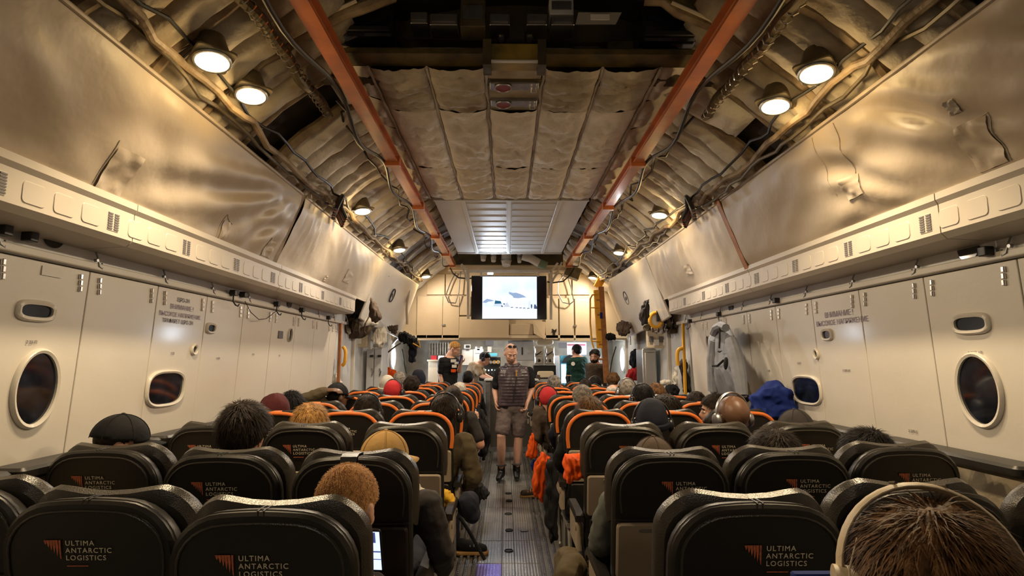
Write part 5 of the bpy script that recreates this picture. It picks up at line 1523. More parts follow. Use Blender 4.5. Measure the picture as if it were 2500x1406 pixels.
def strands(t, c, R, rad, ctr, keep, n, ln, wd, mat, s=1.0, seed=0, lift=.25, part='hair_strands', whorl=(0, -.06, .13)):
    rnd = random.Random(seed); vs = []; fs = []
    wv = Vector(whorl)
    for k in range(n * 3):
        if len(fs) >= n * 3: break
        z = rnd.uniform(-1, 1); b = rnd.uniform(0, 2 * PI); r = math.sqrt(1 - z * z)
        d = Vector((r * math.cos(b), r * math.sin(b), z))
        p = Vector((ctr[0] + rad[0] * d.x, ctr[1] + rad[1] * d.y, ctr[2] + rad[2] * d.z))
        if not keep(p.x, p.y, p.z): continue
        nr = Vector((d.x / rad[0], d.y / rad[1], d.z / rad[2])).normalized()
        fl = (p - wv); fl = fl - nr * fl.dot(nr)
        fl = (fl.normalized() if fl.length > 1e-4 else Vector((0, 1, 0))) + Vector((rnd.uniform(-1, 1), rnd.uniform(-1, 1), rnd.uniform(-1, 1))) * .35
        fl = (fl - nr * fl.dot(nr)).normalized()
        L_ = ln * rnd.uniform(.6, 1.3); lf = lift * rnd.uniform(.2, 1.6)
        w = nr.cross(fl) * wd * .5
        q0 = p - nr * .002; q1 = p + (fl * .5 + nr * lf * .5) * L_; q2 = p + (fl + nr * lf * .55) * L_
        i0 = len(vs)
        for q, f in ((q0, 1), (q1, .8)):
            vs.append(c + R @ ((q - w * f) * s)); vs.append(c + R @ ((q + w * f) * s))
        vs.append(c + R @ (q2 * s))
        fs.append((i0, i0 + 1, i0 + 3, i0 + 2)); fs.append((i0 + 2, i0 + 3, i0 + 4)); fs.append((i0 + 4, i0 + 3, i0 + 2))
    m = MB(); m.v = [tuple(v) for v in vs]; m.f = [f for f in fs if True]
    m.f = [f for i, f in enumerate(fs) if i % 3 != 2]
    o = build(m, part, MT[mat], t, angle=180, fix=False, kind='stuff')
    return o
def headgear(t, c, R, kind, mat, s=1.0, seed=0):
    L = lambda x, y, z: c + R @ (Vector((x, y, z)) * s)
    if kind == 'cap' or kind == 'cap_back':
        o = shell_part(t, c, R, (.092, .113, .106), (0, -.012, .028), lambda x, y, z: z > .028 - .12 * y, 'cap_crown', mat, s, .006, .002, 12, seed=seed)
        f = 1 if kind == 'cap' else -1
        vs = []; n = 12
        for i in range(n + 1):
            a = -1.05 + 2.1 * i / n
            for k, (rr, dz) in enumerate(((.0, 0), (.5, -.002), (1, -.012))):
                x = math.sin(a) * (.088 + .004 * rr); y = f * (.095 * math.cos(a) + rr * .085 * math.cos(a * .8)) - .012 * (1 if f > 0 else 1)
                vs.append(L(x, y, .022 + dz - .018 * (abs(a) / 1.05) ** 2))
        m = MB().add(vs, [(i * 3 + k, i * 3 + k + 1, (i + 1) * 3 + k + 1, (i + 1) * 3 + k) for i in range(n) for k in range(2)])
        b = build(m, 'cap_brim', MT[mat], t, angle=180); q = b.modifiers.new('s', 'SOLIDIFY'); q.thickness = .006 * s
        build(MB().ell(L(0, -.012, .135), (.010 * s, .010 * s, .006 * s), 8, 6, R), 'button', MT[mat], o)
        for k in range(6):
            a = k * PI / 3
            build(MB().tube([L(.0935 * math.sin(a) * math.sin(b_), -.012 + .1145 * math.cos(a) * math.sin(b_), .028 + .1075 * math.cos(b_)) for b_ in [.08 + 1.45 * i / 8 for i in range(9)]], .0016 * s, 5), 'seam', MT[mat], o)
    elif kind == 'beanie':
        o = shell_part(t, c, R, (.093, .114, .118), (0, -.014, .030), lambda x, y, z: z > .020 + .25 * y - .03, 'beanie', mat, s, .010, .004, 18, seed=seed)
        build(MB().tube([L(.094 * math.sin(a), -.014 + .115 * math.cos(a), .000 + .028 * math.cos(a)) for a in [2 * PI * i / 28 for i in range(29)]], .014 * s, 8, flat=1.6), 'beanie_cuff', MT[mat], o)
    elif kind == 'hood':
        def st(p):
            p = p.copy()
            if p.z < 0: p.z *= 1.5
            return p
        shell_part(t, c, R, (.108, .128, .122), (0, -.018, .026), lambda x, y, z: y < .055, 'hood', mat, s, .012, .010, 16, seed=seed, stretch=st)
    elif kind == 'bandana':
        shell_part(t, c, R, (.088, .110, .104), (0, -.013, .030), lambda x, y, z: z > -.015 + .75 * y, 'cap_crown', mat, s, .006, .005, 20, seed=seed)
def headphones(t, c, R, mat='ear_black', s=1.0, wide=.0):
    L = lambda x, y, z: c + R @ (Vector((x, y, z)) * s)
    h = build(MB().tube([L((.098 + wide) * math.sin(a), -.004, .012 + .130 * math.cos(a)) for a in [-1.65 + 3.3 * i / 20 for i in range(21)]], .0115 * s, 8, flat=.5, up=R @ Vector((0, 0, 1))), 'headphones', MT[mat], t)
    for q in (-1, 1):
        build(MB().loft([[L(q * (.080 + d + wide), rr * 1.0 * math.cos(a) * .034 - .004, rr * math.sin(a) * .042 - .012) for a in [2 * PI * i / 18 for i in range(18)]] for d, rr in ((0, .9), (.006, 1), (.020, 1), (.030, .85), (.034, .5))]), 'ear_cup', MT[mat], h)
def sunglasses(t, c, R, s=1.0, up=.0):
    L = lambda x, y, z: c + R @ (Vector((x, y, z)) * s)
    f = MB()
    for q in (-1, 1):
        f.tube([L(q * .030 + .024 * math.cos(a), .052 - .3 * abs(.024 * math.cos(a)) - .010 * math.sin(a), .117 + .013 * math.sin(a)) for a in [2 * PI * i / 14 for i in range(15)]], .003 * s, 6)
        f.ell(L(q * .030, .048, .117), (.024 * s, .009 * s, .014 * s), 12, 7, R)
        f.tube([L(q * .054, .042, .110), L(q * .080, .015, .070), L(q * .084, -.02, .02)], .003 * s, 6)
    build(f, 'sunglasses', MT['ear_black'], t)
def hand(m, wrist, d, pn, side, curl=.5, s=1.0):
    """d: pointing direction, pn: palm direction, side: +1 thumb on w side"""
    d = Vector(d).normalized(); pn = Vector(pn); pn = (pn - d * pn.dot(d)).normalized(); w = d.cross(pn) * side
    wrist = Vector(wrist)
    Rm = Matrix((w, pn, d)).transposed()
    if Rm.determinant() < 0: Rm = Matrix((-w, pn, d)).transposed()
    m.ell(wrist + d * .048 * s, (.042 * s, .017 * s, .054 * s), 12, 9, Rm)
    m.cap(wrist - d * .01, wrist + d * .03 * s, .026 * s, .024 * s, 10)
    for i, ln in enumerate((.92, 1.0, .95, .76)):
        p = wrist + (d * (.090 - .006 * abs(i - 1)) + w * (.030 - .021 * i)) * s
        a = curl * .6; q0 = wrist + (d * .05 + w * (.022 - .016 * i)) * s
        pts = [q0, p]
        for seg in (.040, .027, .021):
            dd = d * math.cos(a) + pn * math.sin(a)
            p = p + dd * seg * ln * s; pts.append(p); a += curl * (.9 + .04 * i)
        m.chain(pts, [.010 * s, .0098 * s, .0092 * s, .0085 * s, .0075 * s], 8)
    p = wrist + (d * .018 + w * .026) * s; pts = [p]
    for k, seg in enumerate((.042, .032, .026)):
        dd = (d * (.55 + .2 * k) + w * (.75 - .30 * k) + pn * (.25 + .30 * curl * k)).normalized()
        p = p + dd * seg * s; pts.append(p)
    m.chain(pts, [.015 * s, .0125 * s, .0105 * s, .009 * s], 8)
def torso(m, pel, chest, neck, lat, wd=1.0, inf=0.0, z_end=1.0, low=.10, belly=0.0, n=20):
    pel, chest, neck = Vector(pel), Vector(chest), Vector(neck); lat = Vector(lat).normalized()
    dims = [(-low, .160, .112), (0.0, .165, .118), (.22, .152, .110 + belly * .9), (.45, .158, .112 + belly), (.68, .178, .122 + belly * .3), (.82, .178, .112), (.92, .135, .088), (1.0, .066, .066)]
    rings = []
    for t, a, b in dims:
        if t > z_end: break
        if t <= 0:
            p = pel + (pel - chest).normalized() * (-t)
        else:
            p = pel * (1 - t) ** 2 + (chest * 2 - (pel + neck) * .5) * 2 * t * (1 - t) * .5 + (pel * 0) + neck * t * t
            # quadratic through chest near the middle
            ctl = chest * 2 - (pel + neck) * .5
            p = pel * (1 - t) ** 2 + ctl * (2 * t * (1 - t)) + neck * t * t
        ax = ((neck - pel).normalized()); fw = ax.cross(lat); fw = -fw if fw.dot(Vector((0, 1, 0))) < -9 else fw
        r = []
        for k in range(n):
            c, q = math.cos(2 * PI * k / n), math.sin(2 * PI * k / n)
            e = .85
            r.append(p + lat * ((a * wd + inf) * abs(c) ** e * (1 if c >= 0 else -1)) + fw * ((b * wd + inf) * abs(q) ** e * (1 if q >= 0 else -1)))
        rings.append(r)
    m.loft(rings)
def wrinkle(amp, f=11, seed=0):
    def fn(v, n):
        return v + n * (amp * noise.noise(Vector((v.x * f, v.y * f, v.z * f * 1.6)) + Vector((seed, seed, 0))) + amp * .5 * noise.noise(Vector((v.x * f * 3, v.y * f * 3, v.z * f * 4))))
    return fn

def figure(t, J, skin, top, top_mat, legs='long', leg_mat='c_navy', shoe='boot', vox=.012, wd=1.0, belly=0.0, hands=(.5, .5), sleeves='long', head=None, seed=0, hs=1.0, under=None, nr=.056):
    """builds body, top, trousers and shoes from joints J (world coordinates)"""
    lat = (J['shR'] - J['shL'])
    b = MB()
    c, R = head
    head_skin(b, c, R, J['neck'], hs, nr)
    torso(b, J['pel'], J['chest'], J['neck'], lat, wd * .95, 0, belly=belly)
    for q in 'LR':
        b.chain([J['sh' + q], J['el' + q]], [.052 * wd, .042 * wd]); b.chain([J['el' + q], J['wr' + q]], [.042 * wd, .027])
        d = J.get('hd' + q) or (J['wr' + q] - J['el' + q]); pn = J.get('pn' + q) or Vector((1 if q == 'L' else -1, 0, 0))
        hand(b, J['wr' + q], d, pn, J.get('ts' + q, 1), hands[0 if q == 'L' else 1])
        b.chain([J['hi' + q], J['kn' + q]], [.086 * wd, .060]); b.chain([J['kn' + q], J['kn' + q].lerp(J['an' + q], .35), J['an' + q]], [.056, .058, .036])
        b.cap(J['an' + q], J['to' + q], .036, .030)
    build_b = bake(b, 'body', MT[skin], t, vox, 3)
    m = MB(); torso(m, J['pel'], J['chest'], J['neck'], lat, wd, .016, z_end=.93, low=.06 if legs != 'none' else .1, belly=belly)
    for q in 'LR':
        m.cap(J['sh' + q].lerp(J['neck'], .5) + Vector((0, 0, -.02)), J['sh' + q], .058 * wd, .066 * wd)
        if sleeves == 'long': m.chain([J['sh' + q], J['el' + q], J['wr' + q]], [.070 * wd, .058 * wd, .043])
        elif sleeves == 'short': m.chain([J['sh' + q], J['sh' + q].lerp(J['el' + q], .68)], [.069 * wd, .066 * wd])
    if top == 'jacket' or top == 'hoodie':
        m.tube([J['neck'] + R @ Vector((.075 * math.cos(a), .075 * math.sin(a) - .0, -.005)) for a in [2 * PI * i / 16 for i in range(17)]], .024, 8)
    o = bake(m, top, MT[top_mat], t, max(vox, .009), 3, extra=wrinkle(.012 if sleeves == 'long' else .007, 10, seed))
    m = MB()
    inf = .016
    m.ell(J['pel'] + (J['pel'] - J['chest']).normalized() * .02, (.172 * wd, .128 * wd + belly * .5, .12), 18, 11)
    for q in 'LR':
        if legs == 'short': m.chain([J['hi' + q], J['hi' + q].lerp(J['kn' + q], .80)], [.108 * wd, .092 * wd], 14)
        else: m.chain([J['hi' + q], J['kn' + q], J['an' + q]], [.098 * wd, .076, .060], 12)
    bake(m, 'shorts' if legs == 'short' else 'trousers', MT[leg_mat], t, max(vox, .010), 3, extra=wrinkle(.009, 9, seed + 3))
    for q in 'LR':
        a, to = J['an' + q], J['to' + q]
        m = MB(); m.chain([a + Vector((0, 0, .07)), a + Vector((0, 0, -.015))], [.050, .050]); d = (to - a); d.z = 0; d.normalize()
        zs = min(a.z, to.z) - .035
        m.chain([a + Vector((0, 0, -.035)) - d * .04, a - Vector((0, 0, .03)) + d * .08, Vector((to.x, to.y, to.z)) + d * .02], [.042, .044, .036])
        so = bake(m, 'boot', MT[shoe], t, .010, 3)
    return build_b

def seated(label, key, px, ty, Y, yaw=0, hairs=None, hat=None, phones=None, skin='skin', top='jacket', top_mat='c_char', leg='c_navy', hs=1.0, pitch=.05, roll=0, seed=0, lean=0, arms=None, face=False, brow='h_dark', beard=None, vox=.014, group=None, wd=1.0):
    R = rotm(yaw, pitch, roll)
    T = at(px, ty, Y)
    c = T - Vector((0, 0, .118 * hs + (.018 if hat else .006)))
    seat = SEATS[key].location if key in SEATS else Vector((c.x, Y - .27, 0))
    pel = Vector((seat.x * .7 + c.x * .3, seat.y + .33, .585))
    neck = c + Vector((0, -.035, -.165 * hs)) + Vector(((pel.x - c.x) * .25, 0, 0))
    chest = (pel + neck) / 2 + Vector((0, -.01, .03))
    t = thing('person', label, 'person', Vector((pel.x, pel.y, .48)), group)
    J = {'pel': pel, 'chest': chest, 'neck': neck}
    for q, sg in (('L', -1), ('R', 1)):
        sh = neck + Vector((sg * .175 * wd, .0, -.075)); el = sh + Vector((sg * .05, .06, -.26)); wr = el + Vector((-sg * .06, .22, -.01))
        hi = pel + Vector((sg * .09, .02, -.02)); kn = hi + Vector((sg * .03, .40, .03)); an = kn + Vector((0, .06, -.47)); an.z = .09
        J.update({'sh' + q: sh, 'el' + q: el, 'wr' + q: wr, 'hd' + q: Vector((-sg * .3, 1, -.2)), 'pn' + q: Vector((0, 0, -1)), 'ts' + q: 1, 'hi' + q: hi, 'kn' + q: kn, 'an' + q: an, 'to' + q: an + Vector((0, .13, -.04))})
    if arms: J.update(arms(J, c))
    figure(t, J, skin, top, top_mat, 'long', leg, vox=vox, head=(c, R), seed=seed, hs=hs, sleeves='short' if top == 'tee' else 'long', wd=wd)
    if hairs and not (hat and hat[0] == 'beanie'): hair(t, c, R, 'buzz' if hat and hairs[0] == 'short' else hairs[0], hairs[1], hs, seed)
    if hairs and hat is None and hairs[0] != 'thin' and hairs[1] != 'skin_dark' and Y < 5.5:
        hl = lambda x, y, z: z > .070 + .78 * (y - .085) and not (abs(x) > .068 and z < .03 and y > -.035)
        if hairs[0] == 'buzz': strands(t, c, R, (.0795, .1, .0935), (0, -.012, .030), hl, 6500, .0065, .0014, hairs[1], hs, seed, 1.0)
        else: strands(t, c, R, *{'short': ((.086, .108, .101), (0, -.014, .032)), 'full': ((.099, .121, .111), (0, -.016, .032)), 'messy': ((.098, .120, .114), (0, -.014, .034)), 'long': ((.098, .118, .108), (0, -.018, .030))}[hairs[0]], hl, 2600, (.050 if hairs[0] != 'short' else .026), .0028, hairs[1], hs, seed, .28)
    if hat: headgear(t, c, R, hat[0], hat[1], hs, seed)
    if phones: headphones(t, c, R, phones if isinstance(phones, str) else 'ear_black', hs, .012 if hat else .010)
    if face: face_parts(t, c, R, hs, brow, beard)
    return t, c, R, J

# ---- seated passengers, nearest first
t, c, R, J = seated('brown haired person with cream headphone band, nearest at lower right', 'x0', 2262, 1262, .92, -.35, ('full', 'h_brown'), None, None, 'skin_pale', 'jacket', 'c_char', seed=2, hs=1.02, vox=.012, pitch=.2)
L = lambda x, y, z: c + R @ Vector((x, y, z))
hp = build(MB().tube([L(.124 * math.sin(a), -.004, .030 + .140 * math.cos(a)) for a in [-1.7 + 3.4 * i / 22 for i in range(23)]], .0185, 8, flat=.30, up=R @ Vector((0, 0, 1))), 'headphones', MT['ear_pad'], t, label='cream headphone band')
for k in (-.28, .28):
    build(MB().tube([L(.124 * math.sin(k), -.004 + y, .0335 + .1445 * math.cos(k)) for y in (-.019, -.01, .01, .019)], .0025, 6), 'band_joint', MT['c_brown'], hp)
for y in (-.019, .019):
    build(MB().tube([L(.124 * math.sin(a), -.004 + y, .030 + .140 * math.cos(a)) for a in [-1.7 + 3.4 * i / 22 for i in range(23)]], .0014, 6), 'band_edge', MT['ear_pad'], hp)
for q in (-1, 1):
    build(MB().cyl(L(q * .098, -.012, .0), L(q * .135, -.012, .0), .042, 20), 'ear_cup', MT['ear_pad'], hp)
build(MB().tube([L(-.10, -.034, .085), L(-.118, -.05, .04), L(-.124, -.05, -.05), L(-.12, -.04, -.12)], .0016, 6), 'wire', MT['ear_pad'], hp)

t, c, R, J = seated('person with cropped ginger hair and red ear looking down at a phone', 'C1', 852, 1134, 1.80, -.30, ('buzz', 'h_buzz'), None, None, 'skin', 'jacket', 'c_char', seed=3, hs=1.06, pitch=.25, vox=.011,
                    arms=lambda J, c: {'elR': J['shR'] + Vector((.10, .10, -.24)), 'wrR': J['shR'] + Vector((-.02, .30, -.20)), 'wrL': J['shL'] + Vector((.12, .32, -.24)), 'hdR': Vector((-.3, .6, .5)), 'hdL': Vector((.4, .6, .4)), 'pnR': Vector((-.5, -.6, .3)), 'pnL': Vector((.5, -.6, .3))})
ph = at(906, 1342, 2.02)
tp = thing('mobile_phone', 'lit mobile phone held by the person with cropped ginger hair', 'phone', ph)
Rp = rotm(-.1, -.30, 0) @ Matrix.Rotation(PI / 2, 3, 'X')
build(MB().rbox(ph, (.078, .155, .009), .012, Rp), 'case', MT['ear_black'], tp)
def on_phone(x0, y0, x1, y1, mat, d=.0055):
    vs = [ph + Rp @ Vector((x, y, d)) for x, y in ((x0, y0), (x1, y0), (x1, y1), (x0, y1))]
    build(MB().add(vs, [(0, 1, 2, 3)]), 'screen', mat, tp, smooth=False)
pscr = mk('phone_screen', (.02, .02, .02), .2, emit=(.60, .70, 1.0), emit_s=1.5)
on_phone(-.034, -.070, .034, .070, pscr)
for k, (x0, y0, x1, y1) in enumerate(((.0, .03, .02, .068), (-.034, -.005, .034, .0), (-.034, -.032, .034, -.029), (-.03, -.06, -.01, -.04))):
    on_phone(x0, y0, x1, y1, mk('phone_dark', (.02, .02, .02), .2, emit=(.05, .08, .25), emit_s=1.0), .0062)

P = []
seated('person in a black cap turned right at the left wall, second row', 'A2', 305, 1010, 2.62, -1.1, ('short', 'h_dark'), ('cap', 'c_black'), None, 'skin', 'jacket', 'c_black', seed=4)
seated('person with thick dark hair in the middle of the left second row', 'B2', 602, 990, 2.58, -.15, ('full', 'h_dark'), None, None, 'skin', 'jacket', 'c_navy', seed=5)
t, c, R, J = seated('person in mustard cap and charcoal jacket, elbow out in the left aisle', 'C2', 945, 1050, 2.62, -.75, ('short', 'h_brown'), ('cap', 'c_cap'), None, 'skin', 'jacket', 'c_char', seed=6, vox=.012,
       arms=lambda J, c: {'shR': at(1042, 1235, 2.50), 'elR': at(1075, 1345, 2.55), 'wrR': at(1085, 1390, 2.85), 'hdR': Vector((-.1, 1, -.2))})
seated('person in a brown cap in the right aisle seat, second row', 'D2', 1594, 1064, 2.60, .0, ('short', 'h_brown'), ('cap', 'c_brown'), None, 'skin', 'jacket', 'c_denim', seed=7,
       arms=lambda J, c: {'shL': at(1500, 1235, 2.48), 'elL': at(1468, 1318, 2.5), 'wrL': at(1470, 1360, 2.8)})
seated('person with long dark hair in the middle of the right second row', 'E2', 1884, 1054, 2.62, .1, ('long', 'h_dark'), None, None, 'skin', 'jacket', 'c_black', seed=8)
seated('person with dark hair at the right wall, second row', 'F2', 2108, 1052, 2.70, .4, ('long', 'h_black'), None, None, 'skin', 'jacket', 'c_black', seed=9)
seated('person with blond bobbed hair in the middle of the left third row', 'B3', 760, 993, 3.55, .0, ('full', 'h_blond'), None, None, 'skin_pale', 'jacket', 'c_olive', seed=10)
t, c, R, J = seated('dark haired person with big headphones and olive jacket beside the left aisle', 'C4', 1086, 966, 4.22, -.1, ('short', 'h_dark'), None, 'ear_black', 'skin', 'jacket', 'c_olive', seed=11, hs=1.08, wd=1.12,
       arms=lambda J, c: {'shR': at(1135, 1082, 4.22), 'elR': at(1158, 1165, 4.25), 'wrR': at(1140, 1190, 4.5), 'shL': J['shL']})
seated('person with a dark beanie and headphones in the right third row aisle seat', 'D3', 1590, 976, 3.50, -.15, ('short', 'h_dark'), ('beanie', 'c_navy'), 'ear_black', 'skin', 'jacket', 'c_navy', 'c_denim', seed=12)
seated('bald brown skinned person with silver edged headphones, right third row', 'E3', 1786, 966, 3.48, .25, ('buzz', 'skin_dark'), None, 'metal', 'skin_dark', 'jacket', 'c_black', seed=13, hs=1.05)
seated('person in a grey cap worn low at the right wall, third row', 'F3', 1937, 998, 3.55, .3, ('short', 'h_dark'), ('cap', 'c_char'), None, 'skin', 'jacket', 'c_blue', seed=14)
seated('dark haired person in profile facing left beside the bald passenger', 'F4', 1742, 964, 4.30, 1.45, ('short', 'h_dark'), None, None, 'skin', 'jacket', 'c_char', seed=15, face=True)
seated('person in a maroon hood at the left wall, fourth row', 'A4', 675, 963, 4.35, -.1, None, ('hood', 'c_maroon'), None, 'skin', 'jacket', 'c_maroon', seed=16)
seated('brown haired person with headphones, left fourth row middle', 'B4', 899, 966, 4.35, -.2, ('short', 'h_dark'), None, 'ear_black', 'skin', 'jacket', 'c_brown', seed=17)
seated('person with tousled brown hair in the right fourth row aisle seat', 'D4', 1438, 977, 4.35, .0, ('messy', 'h_brown'), None, None, 'skin', 'jacket', 'c_black', seed=18,
       arms=lambda J, c: {'shL': at(1395, 1045, 4.30), 'elL': at(1368, 1120, 4.35), 'wrL': at(1375, 1150, 4.6)})
seated('brown haired person in the middle of the right fourth row', 'E4', 1626, 970, 4.35, .2, ('full', 'h_dark'), None, None, 'skin', 'jacket', 'c_brown', seed=19)
seated('person with curly black hair at the left wall, fifth row', 'A5', 714, 962, 4.90, -.2, ('messy', 'h_black'), None, None, 'skin_dark', 'jacket', 'c_olive', seed=20)
ta, c, R, J = seated('person with a hand resting on a black cap, left wall side', 'A6', 826, 934, 5.60, -.8, ('short', 'h_black'), ('cap', 'c_black'), None, 'skin_dark', 'jacket', 'c_olive', seed=21, vox=.011,
       arms=lambda J, c: {'elL': at(745, 972, 5.42), 'wrL': at(794, 954, 5.48), 'hdL': Vector((1, 0, .12)), 'pnL': Vector((0, .3, -1)), 'shL': at(790, 985, 5.58)})
seated('dark haired person in a black tee by the left aisle, fifth row', 'C5', 1108, 951, 5.2, -.1, ('short', 'h_dark'), None, None, 'skin', 'tee', 'c_char', seed=22,
       arms=lambda J, c: {'shR': at(1148, 1022, 5.15), 'elR': at(1173, 1085, 5.15), 'wrR': at(1158, 1094, 5.4)})
seated('person with grey hair in the right fifth row aisle seat', 'D5', 1421, 942, 5.2, .0, ('short', 'h_grey'), None, None, 'skin', 'jacket', 'c_navy', seed=23,
       arms=lambda J, c: {'shL': at(1385, 1010, 5.15), 'elL': at(1352, 1060, 5.2)})
seated('black haired person with headphones, middle of the right fifth row', 'E5', 1568, 941, 5.2, .1, ('short', 'h_black'), None, 'ear_black', 'skin', 'jacket', 'c_black', seed=24)
seated('brown haired person at the right wall, fifth row', 'F5', 1698, 958, 5.2, .1, ('short', 'h_dark'), None, None, 'skin', 'jacket', 'c_brown', seed=25)
seated('person in a bright red cap and black headphones, left middle', 'B6', 962, 927, 6.05, -.3, ('buzz', 'h_dark'), ('bandana', 'c_red'), 'ear_black', 'skin', 'jacket', 'c_red', seed=26, roll=-.1)
seated('person in a dark flat cap by the left aisle, sixth row', 'C6', 1106, 940, 6.05, -.1, ('short', 'h_dark'), ('cap', 'c_brown'), None, 'skin', 'jacket', 'c_black', seed=27)
t, c, R, J = seated('person in crimson cap and headphones leaning into the right aisle', 'D6', 1337, 943, 6.05, .1, ('buzz', 'h_dark'), ('bandana', 'c_red'), 'ear_black', 'skin', 'jacket', 'c_brown', seed=28,
       arms=lambda J, c: {'shL': at(1316, 1005, 6.0), 'elL': at(1312, 1065, 6.0), 'wrL': at(1330, 1080, 6.2)})
seated('grey haired person with a pale headphone band, right sixth row', 'E6', 1530, 927, 6.05, .1, ('short', 'h_grey'), None, 'metal', 'skin', 'jacket', 'c_char', seed=29)
seated('brown haired person at the right wall side, sixth row', 'F6', 1600, 938, 6.05, .2, ('full', 'h_brown'), None, None, 'skin', 'jacket', 'c_brown', seed=30)
seated('person with curly dark hair, left middle, seventh row', 'B7', 1006, 920, 6.9, .0, ('messy', 'h_dark'), None, None, 'skin', 'jacket', 'c_navy', seed=31)
seated('person with light hair by the left aisle, seventh row', 'C7', 1122, 934, 6.9, .0, ('short', 'h_white'), None, None, 'skin', 'jacket', 'c_plaid', seed=32)
seated('white haired person in the middle of the right seventh row', 'E7', 1495, 938, 6.9, .1, ('thin', 'h_white'), None, None, 'skin_pale', 'jacket', 'c_white', seed=33)
seated('person in a cream cap, left front, near the orange jacket', 'A7', 947, 918, 7.0, -.1, ('short', 'h_grey'), ('beanie', 'c_white'), None, 'skin_pale', 'jacket', 'c_char', seed=34)
seated('grey haired person on the right aisle, eighth row', 'D8', 1352, 920, 7.75, .1, ('messy', 'h_grey'), None, None, 'skin', 'jacket', 'c_plaid', seed=35)
seated('dark haired person in pale jacket, middle of the right eighth row', 'E8', 1428, 926, 7.75, .1, ('short', 'h_dark'), None, None, 'skin', 'jacket', 'c_mid', seed=36)
seated('dark haired person two places right of the grey eighth row passenger', 'E9', 1452, 921, 8.55, .1, ('short', 'h_black'), None, 'metal', 'skin', 'jacket', 'c_mid', seed=37)
seated('brown haired person near the right porthole, front rows', 'F9', 1496, 911, 8.6, .1, ('full', 'h_brown'), None, None, 'skin', 'jacket', 'c_char', seed=38)
seated('grey haired person at the left, front rows, below the orange jacket', 'A8', 976, 908, 7.8, .0, ('short', 'h_grey'), None, None, 'skin', 'jacket', 'c_mid', seed=39)
seated('person in a dark navy hood, left front rows', 'B9', 1022, 904, 8.6, .0, None, ('hood', 'c_navy'), None, 'skin', 'jacket', 'c_navy', seed=40)
seated('dark haired person in the last row before the counter, left aisle', 'C9', 1143, 906, 8.6, -.1, ('short', 'h_black'), None, None, 'skin', 'jacket', 'c_black', seed=41)

MT['skin_face'] = MT['skin_pale']
MT['h_stub'] = hairmat('beard_grey_brown', (.40, .25, .18), (.24, .14, .10))
# ---- standing crew
def V(px, py, Y): return at(px, py, Y)
# the man walking down the aisle
Yw = 7.55
tw = thing('person', 'bald bearded man in quilted vest and grey shorts walking down the aisle', 'person', Vector((V(1248, 1150, Yw).x, Yw, 0)))
c = V(1247, 862, Yw - .03); R = rotm(PI + .22, .50, .02)
J = {'neck': V(1251, 893, Yw + .04), 'chest': V(1254, 935, Yw + .02), 'pel': V(1250, 990, Yw + .02),
     'shL': V(1291, 908, Yw + .04), 'elL': V(1297, 952, Yw + .06), 'wrL': V(1287, 983, Yw - .06), 'shR': V(1219, 910, Yw), 'elR': V(1209, 953, Yw + .06), 'wrR': V(1211, 977, Yw - .04),
     'hdL': Vector((-.30, -.25, -1)), 'hdR': Vector((.06, -.15, -1)), 'pnL': Vector((-.5, -.2, .1)), 'pnR': Vector((.9, -.2, 0)), 'tsL': 1, 'tsR': 1,
     'hiL': V(1266, 1000, Yw + .02), 'knL': V(1266, 1068, Yw + .0), 'anL': V(1261, 1138, Yw + .06), 'hiR': V(1234, 1000, Yw), 'knR': V(1224, 1063, Yw - .12), 'anR': V(1224, 1130, Yw - .02)}
J['anL'].z = .10; J['anR'].z = .10
J['toL'] = J['anL'] + Vector((.0, -.15, -.055)); J['toR'] = J['anR'] + Vector((-.03, -.15, -.055))
figure(tw, J, 'skin_pale', 'tee', 'c_black', 'short', 'c_shorts', 'boot', .0075, 1.02, .03, (.85, .75), 'short', (c, R), 1, 1.02, nr=.062)
# quilted vest
m = MB(); torso(m, J['pel'], J['chest'], J['neck'], J['shR'] - J['shL'], 1.02, .034, z_end=.93, low=.0, belly=.03)
for q in 'LR': m.cap(J['sh' + q].lerp(J['neck'], .55) + Vector((0, 0, -.02)), J['sh' + q].lerp(J['neck'], .18), .072, .066)
m.tube([J['neck'] + Vector((.080 * math.cos(a), .078 * math.sin(a), .016 + .018 * math.sin(a))) for a in [2 * PI * i / 18 for i in range(19)]], .026, 8)
vz0 = J['pel'].z
def quilting(v, n):
    k = ((v.z - vz0) / .040) % 1.0
    zig = .006 * noise.noise(Vector((v.x * 22, v.y * 22, v.z * 9)))
    return v + n * (.006 * math.sin(PI * k) ** .6 - .002 + zig * 1.4)
vest = bake(m, 'quilted_vest', MT['vest'], tw, .0075, 2, extra=quilting)
fr = lambda z, dx: Vector((J['chest'].x + dx, 0, z))
zip_pts = [Vector((V(1262, 0, Yw).x - .055 + .01 * k, Yw - .168 - .006 * math.sin(k) + .012 * max(0, k - 4), vz0 + .06 + .075 * k)) for k in range(6)]
build(MB().tube(zip_pts, .006, 6), 'zip', MT['ear_black'], vest)
build(MB().rbox(zip_pts[-1] + Vector((-.01, -.012, -.03)), (.018, .012, .05), .004), 'zip_pull', MT['sole'], vest, label='orange zip pull')
build(MB().cyl(V(1261, 906, Yw - .165), V(1261, 906, Yw - .18), .014, 12), 'badge', MT['sole'], vest)
face_parts(tw, c, R, 1.02, 'h_brown', 'h_stub', True)
sunglasses(tw, c, R, 1.02)
for q in 'LR':
    a = J['an' + q]
    build(MB().tube([a + Vector((.052 * math.cos(u), .052 * math.sin(u), .085)) for u in [2 * PI * i / 16 for i in range(17)]], .014, 8), 'sock', MT['c_mid'], tw)

